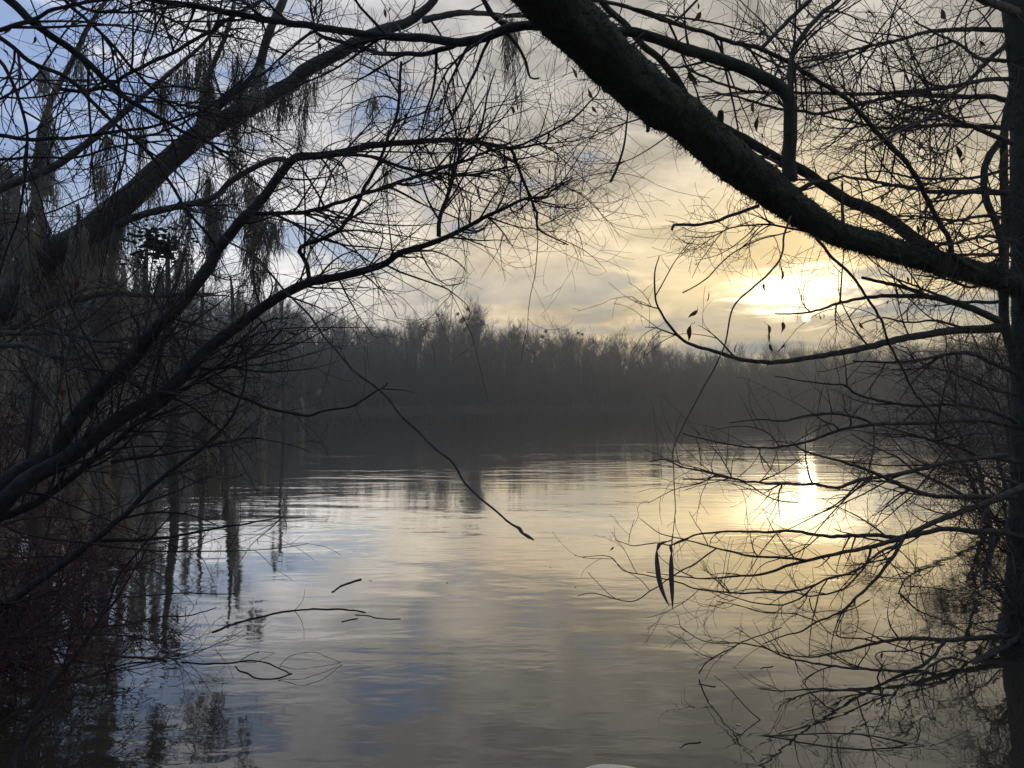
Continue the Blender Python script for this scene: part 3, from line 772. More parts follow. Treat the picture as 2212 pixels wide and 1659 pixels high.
# ---- near willow at left
wl = D(-420, 1500, 3.2); 
wt = thing('willow', 'dark leafless willow leaning in from the lower left, stems arching up to the right', 'tree', (wl[0], wl[1] , 0))
root = np.array([wl[0], wl[1], -0.2])
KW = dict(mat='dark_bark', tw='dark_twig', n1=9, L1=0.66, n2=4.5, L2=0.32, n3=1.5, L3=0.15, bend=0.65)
e1 = [np.r_[root, 0.09], np.r_[D(-260, 1350, 3.2), 0.065]]
limb(wt, "01:-60,1580 130,1400 330,1290 500,1050 650,860 850,680 1000,480 1150,340 1250,210 1370,50|00:1400,1630 1550,1450 1700,1290 1800,1150 1920,1020 2050,1010 2212,990|10:150,950 350,930 550,915 700,905 850,915 1000,945 1100,965 1130,1050 1180,1170 1230,1290 1265,1380 1275,1480 1370,1540 1470,1585", 118, 8, 3.3, 4.6, extra=e1, **KW)
limb(wt, "01:0,1620 200,1440 400,1330 600,1180 800,1040 1000,920 1100,860 1250,700 1400,560 1600,410 1750,300 1900,210 2050,160|11:0,130 150,90 280,50|10:380,1640 600,1570 800,1480 950,1400 1100,1330 1190,1290 1330,1275 1360,1240 1500,1150", 125, 9, 3.2, 4.4, extra=e1, **KW)
limb(wt, "10:1190,1290 1350,1320 1480,1350 1600,1340", 12, 5, 4.2, 4.4, **KW)
limb(wt, "10:1100,965 1250,940 1330,920 1345,860", 20, 12, 4.3, 4.4, **KW)
limb(wt, "00:1920,1020 1960,1030|10:0,1000 200,1020 330,1060 500,1110 650,1125 820,1135 1000,1100 1100,1080", 26, 12, 4.0, 4.3, **KW)
limb(wt, "00:1600,1380 1800,1385 2000,1370 2212,1310|10:200,1240 400,1170 600,1110 800,1040 1000,970 1130,950 1270,890 1400,830 1500,770 1600,670 1665,600 1680,520", 30, 9, 3.9, 4.3, **KW)
limb(wt, "10:630,1530 640,1400 690,1270 740,1090 790,960 880,890 920,760 950,600 1000,450", 30, 8, 4.0, 4.2, **KW)
limb(wt, "01:2000,160 1990,60 1960,0|00:1950,1600|10:-30,1500 100,1330 130,1250 240,1060 300,900 370,700 385,400", 30, 18, 4.0, 4.3, **KW)
limb(wt, "01:-50,1720 230,1600 450,1450 700,1240 900,1070 1100,930 1300,790 1450,680 1550,560 1700,430", 60, 14, 3.3, 4.0, **KW)
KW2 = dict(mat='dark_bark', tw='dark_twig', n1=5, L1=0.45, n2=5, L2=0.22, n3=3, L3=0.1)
limb(wt, "02:-100,720 0,640 200,480 400,340 600,190 750,70 830,0|01:900,1580 1000,1480 1150,1360 1300,1250 1450,1110 1520,1010 1570,880 1600,720 1580,600", 58, 10, 3.0, 3.5, extra=[np.r_[root, 0.06]], **KW2)
limb(wt, "02:600,180 800,185 1000,175 1200,145 1400,105 1600,75 1840,30", 26, 7, 3.2, 3.4, mat='dark_bark', tw='dark_twig', n1=1, L1=.1)
limb(wt, "02:1830,30 1760,100 1640,200 1550,330", 7, 3, 3.4, 3.4, mat='dark_bark', tw='dark_twig', n1=5, L1=.1, n2=1)
limb(wt, "02:1840,30 1860,90 1850,140", 5, 3, 3.4, 3.4, mat='dark_bark', n1=0)
limb(wt, "02:-20,1900 80,1640 180,1420 250,1280 330,1130 450,980 580,800 700,600 750,450 900,250 1000,140 1130,0", 52, 8, 2.6, 3.2, extra=[np.r_[root, 0.04]], **KW2)
limb(wt, "02:100,1020 150,900 250,780 360,650", 26, 6, 2.8, 3.0, **KW2)
limb(wt, "02:-80,1420 150,1270 350,1140 600,1060 900,990 1080,960", 18, 8, 2.7, 3.2, **KW2)
limb(wt, "01:1340,810 1450,870 1600,930 1750,990 1900,1020 2010,1035 2100,1000 2212,990|11:100,960 200,890 270,855 300,820", 22, 9, 3.8, 4.1, mat='dark_bark', tw='dark_twig', n1=1.5, L1=.2)
limb(wt, "11:270,860 400,870 490,890", 8, 3, 4.1, 4.1, mat='dark_bark', n1=0)
limb(wt, "01:720,1340 900,1310 1100,1280 1300,1250 1450,1210 1650,1180 1900,1230 2010,1270", 20, 4, 3.5, 4.0, **KW2)
limb(wt, "01:1250,720 1400,730 1550,690 1700,600 1830,480", 26, 10, 3.8, 4.0, **KW2)
limb(wt, "01:330,1290 340,1050 400,800 430,600 380,400 300,200 230,0|00:180,1500", 18, 8, 3.0, 3.2, mat='bark', tw='dark_twig', n1=3, L1=.4)
limb(wt, "01:350,1000 220,750 160,550 140,240 300,240 450,170", 16, 6, 3.0, 3.1, mat='bark', tw='dark_twig', n1=3, L1=.4)
limb(wt, "01:1070,860 1010,650 990,500 960,300 980,100|00:1010,1500", 14, 8, 3.6, 3.7, mat='bark', tw='dark_twig', n1=4, L1=.4)

# sticks of the same willow lying half sunk, each a fallen thing
st1 = thing('sunken_branch', 'forked sunken branch looping out of the water at lower left', 'branch', D(560, 1430, 4.3) * [1, 1, 0])
def on_water(s):
    """traced on the lake surface: depth follows from where the line meets z=0"""
    out = []
    for a, b_, _ in parse(s):
        v_ = direction(a, b_); t_ = -CAMZ / v_[2]; out.append(v_ * t_ + np.array([0, 0, CAMZ]))
    return np.array(out)
def floating(parent, s, r0, r1, z=0.012, name='branch', mat='dark_bark', arch=0.0, n1=0):
    P = on_water(s); t = np.linspace(0, 1, len(P))
    r0 *= 0.7; r1 *= 0.7
    P[:, 2] = min(z, r1 * 0.35) + arch * np.sin(np.pi * t)
    S = spline(np.c_[P, (r0 + (r1 - r0) * t) * 0.6], 0.03)
    S[:, :2] += np.array([[mnoise.noise(Vector((i * 0.4, r0 * 999, 3))), mnoise.noise(Vector((i * 0.4, r0 * 999, 9)))] for i in range(len(S))]) * 0.02
    S[:, 3] *= 1 + 0.35 * np.array([mnoise.noise(Vector((i * 0.9, 1, r1 * 999))) for i in range(len(S))])
    b = Bag(); b.tubes(S[None, :, :3], S[None, :, 3], 6)
    o = b.obj(name, M[mat], parent)
    if n1:
        Rs, Lt = resample(S, 20)
        P1, R1 = grow(Rs[None, :, :3], Rs[None, :, 3], n1 * Lt, 0.25, 45, 6, 0.1, 0.003, 0.0012, 0.5, 0.2, 0.1)
        b = Bag(); b.tubes(P1, R1, 3); q = b.obj('twigs', M['dark_twig'], o)
        if q: q['kind'] = 'stuff'
    return o
floating(st1, "02:1180,975 1350,985 1500,978 1600,965 1700,970 1800,1010 1890,1050", .010, .006, .02)
floating(st1, "02:1890,1050 1800,1080 1700,1085 1600,1050 1520,1000", .006, .008, .02)
floating(st1, "02:1810,1000 1900,970 2050,960 2212,975", .004, .003, .03, arch=0.05)
floating(st1, "02:1800,1090 1950,1100 2100,1060 2212,990", .004, .003, .02, arch=0.02)
floating(st1, "02:1550,970 1650,945 1780,910", .006, .003, .02, arch=0.03)
st2 = thing('sunken_branch', 'long dark stick lying in the water at lower left, left of the forked one', 'branch', D(320, 1420, 4.3) * [1, 1, 0])
floating(st2, "02:700,930 850,940 980,950 1090,962", .009, .012, .03)
floating(st2, "02:620,1040 800,990 960,970", .008, .009, .02)
st3 = thing('sunken_branch', 'arched branch breaking the surface in the middle left of the lake', 'branch', D(640, 1325, 6) * [1, 1, 0])
floating(st3, "02:1380,780 1550,715 1700,680 1850,645 2000,632 2140,630|12:0,632 100,640 160,655", .014, .009, .02, n1=4)
floating(st3, "12:90,667 180,672 240,690 380,695", .008, .006, .02)
st4 = thing('floating_stick', 'short knotty stick floating alone on the open water at centre left', 'stick', D(750, 1265, 6.4) * [1, 1, 0])
floating(st4, "02:2150,520 2180,500|12:0,480 50,462 85,450 128,438", .010, .016, .012, name='stick')
st5 = thing('floating_stick', 'small straight stick floating below the arched branch', 'stick', D(755, 1343, 5.5) * [1, 1, 0])
floating(st5, "12:5,712 60,700 110,690", .008, .008, .012, name='stick')
st6 = thing('sunken_branch', 'twiggy bough lying in the water among the moss reflections at left', 'branch', D(420, 1290, 6) * [1, 1, 0])
floating(st6, "02:420,560 700,560 1000,540 1200,525 1400,532 1520,528", .012, .006, .02, n1=9)
floating(st6, "02:600,800 850,720 1050,680 1230,670 1400,620", .014, .006, .02, n1=9)

# ---- tree whose branches hang in from the upper left
ul = D(-700, 900, 3.0)
ut = thing('overhanging_tree', 'tree outside the left edge whose dark branches hang in across the upper left sky', 'tree', (ul[0], ul[1], 0))
UW = [np.r_[ul[0], ul[1], -0.3, 0.16], np.r_[ul[0] + .05, ul[1] - .1, 1.5, 0.13], np.r_[ul[0] + .1, ul[1], 3.2, 0.10], np.r_[ul[0] + .3, ul[1] + .1, 5.0, 0.06]]
trunk_obj(ut, UW, 0.05, 18, 0.1, 'dark_bark', 'trunk', 5.0)
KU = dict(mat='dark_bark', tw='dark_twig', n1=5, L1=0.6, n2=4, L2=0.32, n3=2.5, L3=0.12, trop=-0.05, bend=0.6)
US = [("00:-200,-150 60,0 200,130 330,230 500,350 680,510 800,620 950,720 1100,800 1200,860 1300,900 1500,1010", 60, 16, 2.7, 3.1),
      ("00:380,-60 500,80 700,260 850,430 1000,590 1150,720 1250,840 1400,960 1550,1100 1700,1230", 24, 10, 2.9, 3.3),
      ("00:-150,100 0,240 200,400 430,500 560,620 700,770 850,890 1000,1030 1100,1180 1200,1350 1330,1500 1420,1620", 30, 18, 2.6, 2.9),
      ("00:-200,870 0,880 200,905 500,890 700,860 1000,815 1200,760 1350,690 1500,580 1650,440", 30, 10, 2.9, 3.4),
      ("00:380,580 540,590 700,550 900,440 1100,350 1300,240 1500,110 1700,0 1850,-120", 26, 24, 2.9, 3.3),
      ("00:-120,700 0,640 150,560 250,470 430,200 600,50 700,-60", 22, 10, 2.8, 3.0),
      ("00:-100,330 30,430 160,760 170,1050 120,1400 30,1659|01:-20,200", 26, 12, 2.2, 2.3),
      ("00:-200,250 200,130 350,60 550,20 760,-10", 34, 20, 2.7, 2.8),
      ("00:350,-80 560,60 800,80 1000,80 1250,190 1600,260 1850,350", 24, 8, 3.1, 3.5),
      ("00:-60,1040 200,1020 500,1020 700,960 900,930 1200,900 1600,860 1900,840", 20, 6, 3.1, 3.6),
      ("00:-60,500 300,520 700,520 1100,560 1500,600 1900,700", 12, 5, 3.0, 3.5)]
for s, a, b_, d0, d1 in US:
    limb(ut, s, a, b_, d0, d1, **KU)

# ---- the vine that dangles over the open water
va = thing('hanging_vine', 'long vine slanting down over the open water and ending in a knotty tip', 'vine', D(640, 655, 2.9))
limb(va, "01:1420,-150 1500,-80 1650,0 1750,110 1850,230 2000,380 2100,520|11:0,650 100,760 250,870 340,970 400,1050 500,1140 600,1240 700,1320 760,1400 800,1470 900,1570 1010,1659|12:1070,55,14 1130,95,16 1155,112,26 1180,140,18 1215,160,22 1250,182,6", 14, 14, 2.9, 2.6, 'bark', n1=0, name='stem', sides=7)

# ---- moss-hung tree behind the willow
mb = D(-520, 1250, 9.0)
mo = thing('mossy_tree', 'old tree behind the willow with a thick limb rising right, hung with Spanish moss', 'tree', (mb[0], mb[1], 0))
KM = dict(mat='bark', tw='dark_twig', n1=1.5, L1=1.4, n2=4, L2=0.7, n3=2.5, L3=0.3, bend=0.5, r1max=0.012, r2max=0.006, wig=0.3)
e2 = [np.r_[mb[0], mb[1], -0.3, 0.34], np.r_[mb[0] + .2, mb[1], 1.6, 0.27]]
MS = []
for s, a, b_, d0, d1, ex in (("01:-600,700 0,330|00:300,1660 500,1560 700,1400 900,1230 1050,1080 1200,950 1330,850 1450,780 1600,700 1750,620 1900,540 1960,470 2100,390 2212,335|10:150,250 280,190 420,150 520,80 600,0 680,-140", 240, 42, 9.0, 8.5, e2),
                         ("00:1300,830 1340,760 1520,590 1620,530 1680,430 1720,290 1760,170 1810,60 1840,-20 1900,-250", 60, 50, 8.7, 9.0, None),
                         ("00:1290,800 1330,560 1400,380 1460,240 1500,100 1530,-60", 40, 22, 8.7, 9.2, None),
                         ("10:540,130 620,110 760,85 900,85 1050,100 1200,105", 45, 22, 8.5, 8.2, None),
                         ("01:0,330|00:700,1500 900,1400 1100,1350 1380,1280 1480,1190 1600,1110 1750,1040 1850,1030", 60, 34, 8.9, 8.2, None),
                         ("00:-300,1350 0,1220 150,1160 350,1080 550,940 700,820 850,690 1000,560 1150,430 1300,300 1450,120", 66, 16, 8.0, 8.4, None),
                         ("01:-200,560 0,500 150,420 300,330 500,285 700,240 900,255 1050,260 1200,245 1380,250", 60, 20, 8.6, 8.0, None),
                         ("01:-100,510 0,500 200,500 350,495 500,515 650,550 800,540 1000,525 1300,545 1500,575 1650,610", 40, 18, 8.0, 8.4, None),
                         ("01:-100,590 0,580 150,580 250,610 350,650 500,660 600,620 750,590 950,640 1200,700 1400,730", 40, 18, 7.6, 8.0, None),
                         ("00:-100,1600 200,1400 230,1150 260,900 330,650 450,430 560,200 700,-20", 60, 24, 8.4, 8.8, None)):
    o, S = limb(mo, s, a, b_, d0, d1, extra=ex, **KM); MS.append(S)

# ------------------------------------------------------------------ hanging moss
def ropes(starts, lens, width, per_m, r, curl=0.12, seg=5):
    """Spanish moss: each rope is a sagging core with many short curly strands along it"""
    starts = np.asarray(starts, float); lens = np.asarray(lens, float)
    cnt = np.maximum((lens * per_m).astype(int), 3)
    idx = np.repeat(np.arange(len(lens)), cnt); m_ = len(idx)
    u = rng.random(m_) ** 0.85
    ph = rng.random((len(lens), 4)) * 6.28
    L_ = lens[idx]
    w_ = width * (np.asarray(rng.uniform(0.5, 1.5, len(lens)))[idx]) * (0.35 + 1.1 * np.sin(np.pi * np.minimum(u * 0.85 + 0.08, 1)))
    cx = 0.05 * L_ * np.sin(u * 4 + ph[idx, 0]); cy_ = 0.05 * L_ * np.sin(u * 4 + ph[idx, 1])
    a = rng.random(m_) * 6.28; q = np.sqrt(rng.random(m_))
    p = starts[idx] + np.stack([cx + np.cos(a) * q * w_, cy_ + np.sin(a) * q * w_, -u * L_], 1)
    l = curl * rng.uniform(0.5, 1.8, m_)
    P = [p]; d = norm(np.stack([np.cos(a) * 0.3, np.sin(a) * 0.3, -rng.uniform(0.6, 1.4, m_)], 1))
    for k_ in range(seg - 1):
        d = norm(d + rng.normal(0, 0.22, (m_, 3)) + np.array([0, 0, -0.30]))
        P.append(P[-1] + d * (l / (seg - 1))[:, None])
    P = np.stack(P, 1)
    P[:, :, 2] = np.maximum(P[:, :, 2], 0.02)
    Rr = r * np.linspace(1, 0.45, seg)[None] * rng.uniform(0.6, 1.4, m_)[:, None]
    return P, Rr
def moss_clump(top, H, wd, n_, parent=None, label=None, group=None, name='spanish_moss'):
    top = np.asarray(top, float)
    k_ = max(3, int(wd * 70 * rng.uniform(0.8, 1.2)))
    a = rng.random(k_) * 6.28; q = np.sqrt(rng.random(k_)) * wd * 0.9
    st = top + np.stack([np.cos(a) * q, np.sin(a) * q, -0.30 * H * rng.random(k_)], 1)
    ln = H * (1 - 0.6 * q / wd) * rng.uniform(0.55, 1.0, k_); ln[0] = H
    P, Rr = ropes(st, ln * rng.uniform(0.45, 1.0, k_), wd * 0.27, 100, 0.0042, 0.16)
    b = Bag(); b.tubes(P, Rr, 3)
    if parent is not None:
        o = b.obj('moss', M['moss'], parent); o['kind'] = 'stuff'
    else:
        o = b.obj(name, M['moss'], origin=tuple(top)); tag(o, label, 'moss', group)
    return o
def drape(Pl, j0, j1, h, n_):
    """starting points along a stretch of branch, with clustered lengths"""
    s_ = np.sort(rng.random(n_)) * (j1 - j0) + j0
    i0 = np.minimum(s_.astype(int), len(Pl) - 2); f = (s_ - i0)[:, None]
    st = Pl[i0] * (1 - f) + Pl[i0 + 1] * f
    k1 = rng.random() * 6; ln = h * (0.25 + 0.75 * np.abs(np.sin(s_ * 2.3 + k1))) * rng.uniform(0.5, 1.1, n_)
    return st, np.minimum(ln, np.maximum(st[:, 2] - 0.1, 0.1))

G_M = 'Spanish moss hanging from the old tree'
for (u, v_, d, h, wd_, n_, lb) in (
        (515, 100, 9.0, 2.3, 0.10, 260, 'long thin rope of moss hanging beside the upright forked limb, upper left'),
        (836, 335, 8.4, 0.40, 0.06, 140, 'single moss tuft on a willow branch left of centre'),
        (808, 195, 8.4, 0.42, 0.05, 60, 'thin wispy moss strand hanging under the arching limb top left of centre'),
        (548, 350, 8.8, 1.9, 0.16, 420, 'broad moss curtain hanging behind the bend of the dark willow stem'),
        (595, 440, 8.8, 0.95, 0.10, 260, 'shorter moss tuft right of the broad curtain'),
        (220, 345, 8.6, 0.75, 0.10, 240, 'cone of moss left of the thick mossy limb'),
        (105, 125, 8.2, 0.65, 0.10, 200, 'ragged moss beard in the top left corner'),
        (350, 180, 8.8, 0.6, 0.06, 80, 'faint moss wisp high between the crossing branches'),
        (300, 240, 8.8, 0.7, 0.07, 100, 'small moss wisp above the cone-shaped one'),
        (440, 350, 8.8, 1.1, 0.10, 240, 'moss rope under the thick limb fork'),
        (395, 400, 8.7, 1.2, 0.12, 260, 'moss veil left of the rope under the fork'),
        (50, 430, 8.5, 1.3, 0.18, 380, 'wide moss drape at the left edge above mid height'),
        (170, 470, 8.5, 0.8, 0.12, 260, 'moss drape right of the one at the left edge'),
        (505, 290, 8.8, 0.7, 0.06, 140, 'slim moss strand under the upper fork'),
        (670, 480, 8.6, 0.35, 0.03, 40, 'tiny moss wisp between willow twigs above the treeline')):
    moss_clump(D(u, v_, d), h, wd_, n_, label=lb)
# dark evergreen knot in the moss
b = Bag()
c0 = D(345, 530, 8.9)
for i in range(260):
    q = rng.normal(0, 1, 3) * [0.17, 0.17, 0.10]
    v, f = blob(c0 + q, rng.uniform(0.015, 0.045), i, 0.5, 0.3, (5, 3)); b.add(v, f)
mcl = thing('mistletoe_clump', 'dark leafy mistletoe bunch amid the moss left of the dark willow stem', 'mistletoe', c0)
b.obj('leaves', M['green_leaf'], mcl)['kind'] = 'stuff'
for S in MS:
    Rs, Lt = resample(S, 40)
    b = Bag()
    for q in range(int(Lt * 1.1) + 1):
        j0 = rng.uniform(3, 32); st, ln = drape(Rs[:, :3], j0, j0 + rng.uniform(1, 6), rng.uniform(0.2, 0.9), int(rng.integers(4, 14)))
        P, Rr = ropes(st, ln, 0.03, 60, 0.0042, 0.18); b.tubes(P, Rr, 3)
    o = b.obj('moss', M['moss'], mo); o['kind'] = 'stuff'

# ---- farther moss trees standing in the flooded margin
def moss_tree(u, d, H, rad, label, nb=16, curtains=26, lean=0.0, hmin=0.15):
    x = (u - 1106) / FPX * d
    t = thing('swamp_tree', label, 'tree', (x, d, 0))
    h = np.linspace(0, 1, 12)
    tr_ = np.stack([x + lean * H * h ** 1.3 + 0.1 * np.sin(h * 6 + u), d + 0.1 * np.cos(h * 5 + u), -0.4 + (H + .4) * h], 1)[None]
    flare = rad * ((1 - h) ** 0.8 * 0.8 + 0.2 + 0.9 * np.exp(-h * 16))
    S = np.c_[tr_[0], flare]
    trunk_obj(t, S, 0.15, 14, 0.1, 'bark', 'trunk', u)
    P1, R1 = grow(tr_, flare[None], nb, H * 0.30, 68, 8, hmin, rad * 0.35, 0.008, 0.45, 0.10, 0.10, 0.5, lentaper=0.5)
    P2, R2 = grow(P1, R1, 7, H * 0.12, 50, 6, 0.15, 0.02, 0.004, 0.4, 0.05, 0.14, 0.6)
    P3, R3 = grow(P2, R2, 6, H * 0.05, 45, 5, 0.1, 0.006, 0.003, 0.4, 0.0, 0.14, 0.7)
    for i in range(len(P1)):
        bb_ = Bag(); bb_.tubes(P1[i:i + 1], R1[i:i + 1], 6); bb_.obj('branch', M['bark'], t)
    tb = Bag(); tb.tubes(P2, R2, 3); tb.tubes(P3, R3, 3)
    o = tb.obj('twigs', M['dark_twig'], t); o['kind'] = 'stuff'
    V_ = Bag(); fr = max(d / 20, 0.8)
    for q in range(int(curtains * 0.75)):
        Pl = P1[int(rng.integers(0, len(P1)))] if rng.random() < 0.6 else P2[int(rng.integers(0, len(P2)))]
        j0 = rng.uniform(0.5, len(Pl) - 3); j1 = min(j0 + rng.uniform(0.5, 3.5), len(Pl) - 1.01)
        st, ln = drape(Pl, j0, j1, rng.uniform(0.6, 3.0), int(rng.integers(2, 8)))
        P, Rr = ropes(st, ln, 0.042, 42 / fr, 0.0115 * fr, 0.22, 4); V_.tubes(P, Rr, 3)
    o = V_.obj('moss', M['moss'], t); o['kind'] = 'stuff'
    return t
moss_tree(493, 26, 5.8, 0.16, 'slim mossy trunk standing apart in the water right of the moss thicket', 9, 13, 0.0)
moss_tree(370, 22, 6.4, 0.18, 'moss-draped swamp tree just left of the slim solitary trunk', 11, 16)
moss_tree(240, 19, 6.6, 0.24, 'thick moss-draped swamp tree in the middle of the left thicket', 15, 26)
moss_tree(80, 17, 6.6, 0.24, 'moss-draped swamp tree at the left edge, curtains reaching the water', 18, 36, 0.02)
moss_tree(-90, 16, 7, 0.26, 'moss-draped swamp tree mostly beyond the left edge', 16, 30, 0.03)
moss_tree(160, 25, 8, 0.22, 'taller moss-hung tree behind the left thicket, second from the edge', 18, 36)
moss_tree(320, 30, 8, 0.22, 'moss-hung tree behind the thicket, left of the far treeline', 16, 34)
moss_tree(440, 38, 8, 0.2, 'farthest moss-hung tree where the thicket meets the treeline', 14, 26)
moss_tree(20, 30, 9.5, 0.22, 'tall moss-hung tree far back at the left edge', 16, 30)
moss_tree(610, 46, 8, 0.16, 'small moss-hung tree in front of the left end of the treeline', 12, 16)

def bank_shrub(u, d, H, label, ns=7, n1=8, tw='twig'):
    x = (u - 1106) / FPX * d
    t = thing('bank_shrub', label, 'shrub', (x, d, 0))
    st = np.array([x, d, -0.3]) + rng.normal(0, 0.25, (ns, 3)) * [1, 1, 0]
    dr = norm(np.stack([rng.normal(-0.15, .5, ns), rng.normal(0, .4, ns), rng.uniform(.6, 1.2, ns)], 1))
    tt = np.linspace(0, 1, 9)[None, :, None]; LL = H * rng.uniform(.6, 1.1, ns)[:, None, None]
    P = st[:, None] + dr[:, None] * LL * tt + np.array([-0.12, 0, -0.10]) * LL * tt ** 2 + np.cumsum(rng.normal(0, .02 * H, (ns, 9, 3)) * tt, axis=1)
    Rr = np.linspace(0.035, 0.006, 9)[None] * np.ones((ns, 1))
    for i in range(ns):
        b = Bag(); b.tubes(P[i:i + 1], Rr[i:i + 1], 6); b.obj('stem', M['bark'], t)
    P1, R1 = grow(P, Rr, n1, H * .42, 50, 8, 0.1, .012, .003, .6, .05, .10)
    P2, R2 = grow(P1, R1, 9, H * .2, 46, 6, 0.1, .005, .0024, .6, 0, .12)
    P3, R3 = grow(P2, R2, 5, H * .09, 45, 4, 0.1, .003, .002, .6, 0, .12)
    b = Bag(); b.tubes(P1, R1, 4); b.tubes(P2, R2, 3); b.tubes(P3, R3, 3); o = b.obj('twigs', M[tw], t); o['kind'] = 'stuff'
bank_shrub(2190, 9.5, 2.4, 'tangled bank shrub beyond the right trunk, nearest of those in the water')
bank_shrub(2240, 8.5, 3.0, 'tangled bank shrub cut by the right edge behind the trunk')
bank_shrub(2290, 15, 3.6, 'tall bank shrub behind the right trunk')
bank_shrub(2140, 30, 5.5, 'large distant shrub left of the right trunk in front of the treeline')
bank_shrub(2290, 22, 5.5, 'large distant shrub just past the right edge')
bank_shrub(-70, 4.4, 1.5, 'dark reddish brush at the lower left corner, nearest the camera', 8, 10, 'red_twig')
bank_shrub(40, 6.0, 1.3, 'dark reddish brush at lower left behind the nearest clump', 5, 6, 'red_twig')
bank_shrub(-40, 8.5, 2.2, 'reddish brush at the left edge below the moss trees', 7, 8, 'red_twig')

# ------------------------------------------------------------------ dry leaves on the branches
def leaf_mesh(seed):
    r_ = np.random.default_rng(seed); n_ = 9
    t = np.linspace(0, 1, n_); wv = np.sin(np.pi * t ** 0.8) * 0.16 + 0.01
    cx = 0.10 * np.sin(t * 3.5 + seed); cyy = 0.12 * np.sin(t * 2.6 + seed * 2)
    v = []
    for i in range(n_):
        a = seed + t[i] * 2.2
        for s_ in (-1, -0.35, 0.35, 1):
            fold = 0.10 * (1 - abs(s_)) * wv[i] / 0.16
            v.append((cx[i] + s_ * wv[i] * math.cos(a) - fold * math.sin(a), cyy[i] + s_ * wv[i] * math.sin(a) + fold * math.cos(a), -t[i] + r_.normal(0, .01)))
    f = [(i * 4 + j, i * 4 + j + 1, (i + 1) * 4 + j + 1, (i + 1) * 4 + j) for i in range(n_ - 1) for j in range(3)]
    pv, pf = tubes(np.array([[[0, 0, 0.25], [0.01, 0, 0.1], [cx[0], cyy[0], 0.0]]]), np.array([[0.012, 0.012, 0.02]]), 3)
    me = mesh_obj('leaf', np.vstack([v, pv]), np.vstack([np.array(f), pf + len(v)]), M['leaf'], origin=(0, 0, 0))
    d_ = me.data; bpy.data.objects.remove(me); return d_
LM = [leaf_mesh(s) for s in range(1, 6)]
def leaf(parent, s, d, lpx, tilt=0.3):
    (a, b_, _), = parse(s)
    o = bpy.data.objects.new('leaf', LM[int(rng.integers(0, 5))]); COL.objects.link(o); o.parent = parent
    p = D(a, b_ - lpx / 6, d) - np.array(parent.location); o.location = tuple(p)
    sc_ = lpx / 3 / FPX * d; o.scale = (sc_, sc_, sc_)
    o.rotation_euler = (rng.normal(0, tilt), rng.normal(0, tilt), rng.random() * 6.28)
for s, lp in (("10:1480,480", 95), ("10:1600,620", 80), ("10:1630,710", 75), ("10:410,740", 60), ("10:1110,715", 60), ("10:1135,700", 40), ("20:120,130", 110), ("20:50,520", 120), ("20:1195,100", 70),
              ("20:460,690", 90), ("20:490,790", 110), ("20:785,520", 50), ("20:430,570", 40), ("20:655,320", 45), ("20:310,210", 60), ("20:95,40", 50), ("10:280,90", 60), ("10:310,60", 35)):
    leaf(rt, s, 3.1, lp)
for s, lp in (("20:1790,990", 100), ("20:1820,1040", 50), ("20:1550,960", 80), ("20:1570,1000", 45), ("20:1285,1310", 90), ("20:1335,1350", 60), ("20:1665,110", 100), ("20:1620,500", 70), ("20:1700,360", 40), ("20:1920,290", 60),
              ("21:635,110", 100), ("21:90,380", 80), ("21:70,500", 110), ("21:650,470", 90), ("21:540,510", 120), ("21:560,600", 60), ("21:170,270", 60), ("21:650,600", 70), ("21:350,600", 60), ("21:520,210", 60), ("21:1145,460", 55),
              ("21:1455,160", 50), ("21:1340,300", 40), ("21:890,395", 40), ("21:915,395", 36), ("20:1515,1500", 80), ("20:1890,1560", 60), ("20:2100,1000", 80)):
    leaf(rt, s, 4.0, lp)
for s, lp in (("10:670,690", 90), ("10:625,715", 60), ("10:830,850", 70), ("10:895,1260", 100), ("10:870,810", 35), ("10:740,560", 35), ("10:920,510", 40), ("10:1045,1060", 50), ("10:480,1190", 50), ("10:465,1250", 40),
              ("10:1290,1300", 40), ("10:1270,1110", 50), ("01:1090,620", 110), ("01:400,895", 90), ("01:1860,515", 70), ("01:500,190", 90), ("01:1120,540", 60), ("02:810,100", 110), ("01:1210,1050", 60), ("01:1220,1420", 60), ("01:1030,1560", 60),
              ("01:840,1230", 40), ("10:605,1360", 30), ("10:960,1330", 40)):
    leaf(wt, s, 3.9, lp)
for s, lp in (("00:230,270", 60), ("00:60,215", 110), ("00:300,400", 90), ("00:30,350", 60), ("00:1760,920", 90), ("00:1560,300", 50), ("00:70,420", 60), ("00:350,395", 40), ("00:45,940", 40), ("00:2080,310", 60), ("00:2000,275", 30)):
    leaf(ut, s, 2.9, lp)
leaf(sb, "12:1760,243", 3.6, 40); leaf(sb, "22:1290,935", 4.3, 50); leaf(sb, "22:1003,438", 4.2, 40)

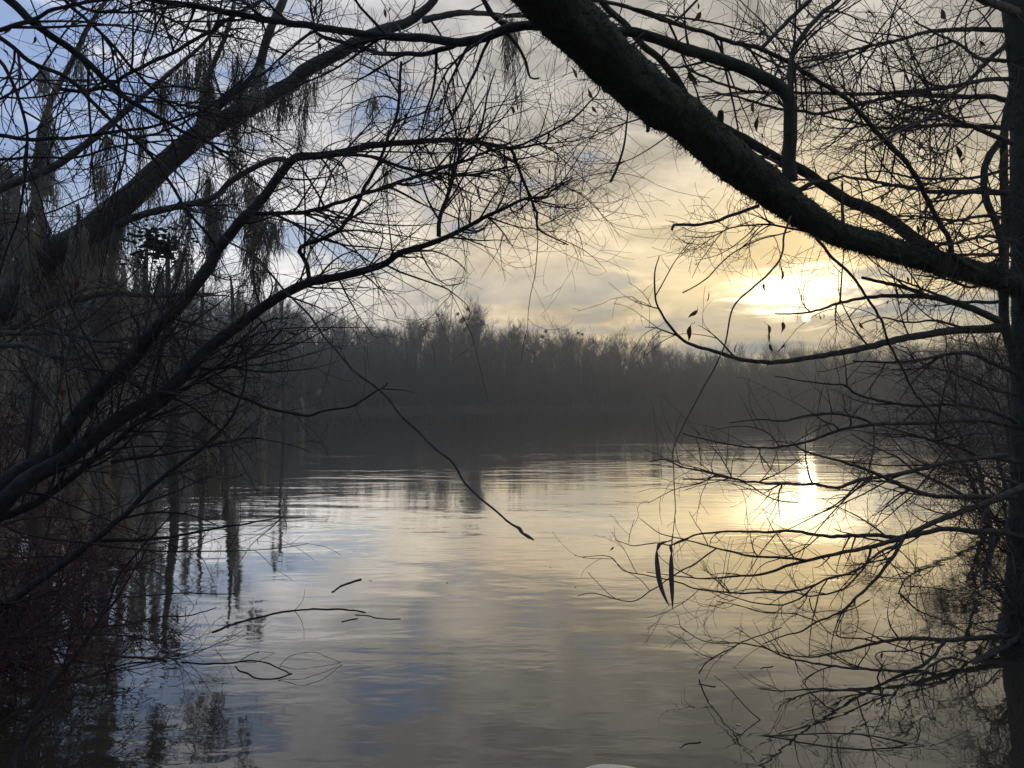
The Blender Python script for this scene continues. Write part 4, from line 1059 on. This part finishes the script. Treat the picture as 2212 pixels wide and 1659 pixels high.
# ------------------------------------------------------------------ bits on the water
def fleck(s, sz, mat, label, z=0.002):
    p = on_water(s + " 0,0")[0]; p[2] = z
    v, f = blob((0, 0, 0), sz, s.__hash__() % 50 * 0.3, 0.12, 0.5, (9, 4))
    v[:, 0] *= rng.uniform(1.0, 2.4); v[:, :2] *= 0.6; v[:, 2] *= 0.4
    o = mesh_obj('floating_leaf' if mat != 'scum' else 'foam_fleck', v, f, M[mat], origin=(0, 0, 0)); o.location = tuple(p); o.rotation_euler = (0, 0, rng.random() * 3)
    return tag(o, label, 'leaf' if mat != 'scum' else 'foam', 'flecks floating on the lake')
for s, sz, mt_ in (("12:685,460", .012, 'leaf'), ("12:1355,360", .012, 'leaf'), ("12:1518,487", .014, 'leaf'), ("12:1635,842", .006, 'scum'), ("22:1020,700", .016, 'scum'), ("22:1120,775", .016, 'scum'), ("22:360,1380", .014, 'scum'),
                   ("22:800,1345", .014, 'scum'), ("22:705,1530", .008, 'scum'), ("22:920,1218", .008, 'scum'), ("22:1055,965", .008, 'scum'), ("22:1055,1125", .01, 'scum'), ("11:545,1140", .10, 'scum'), ("11:1215,1218", .08, 'scum'),
                   ("12:190,445", .014, 'leaf'), ("12:2200,1522", .01, 'scum')):
    fleck(s, sz, mt_, 'small pale fleck of foam floating on the water' if mt_ == 'scum' else 'small dark leaf floating flat on the open water')
for s, lb in (("22:515,1018 545,1008 585,1000", 'little dark stick floating at the left tip of the shrub branches'), ("22:110,1112 165,1125 215,1132", 'slim dark stick afloat beside the bent twig at lower right'),
              ("22:0,1525 60,1500 118,1490", 'pale stick afloat left of the shrub near the bottom')):
    o = floating(None, s, .005, .006, .006, 'floating_stick', 'bark'); tag(o, lb, 'stick')

# pale rounded float at the bottom edge
fp = D(1331, 1651, 3.0)
v, f = blob((0, 0, 0), 0.24, 2.0, 0.55, 0.03, (40, 24))
fl = thing('float', 'pale rounded cream float just showing at the bottom edge', 'float', (fp[0], fp[1], fp[2] - 0.172))
mesh_obj('shell', v, f, M['float'], fl, origin=(0, 0, 0))
pv, pf = tubes(np.array([[[0, 0, -0.08], [0, 0, -0.16], [0, 0, -0.26]]]), np.array([[.02, .02, .015]]), 10)
mesh_obj('stem', pv, pf, M['bark'], fl, origin=(0, 0, 0))

# ------------------------------------------------------------------ haze
hz = bpy.data.materials.new('haze'); hz.use_nodes = True
h = NT(hz.node_tree); h.n.clear()
pvn = h.new('ShaderNodeVolumePrincipled')
pvn.inputs['Color'].default_value = (0.90, 0.92, 0.90, 1)
pvn.inputs['Density'].default_value = 0.0019
pvn.inputs['Anisotropy'].default_value = 0.65
ho = h.new('ShaderNodeOutputMaterial'); h.l.new(pvn.outputs[0], ho.inputs['Volume'])
x0, x1, y0, y1, z0, z1 = -1520, 1520, -1520, 1520, -3.5, 23
v = [(x, y, z) for z in (z0, z1) for y in (y0, y1) for x in (x0, x1)]
f = [(0, 2, 3, 1), (4, 5, 7, 6), (0, 1, 5, 4), (2, 6, 7, 3), (0, 4, 6, 2), (1, 3, 7, 5)]
HAZE = True
if HAZE:
    tag(mesh_obj('haze', v, f, hz, smooth=False, origin=(0, 0, 0)), kind='stuff')
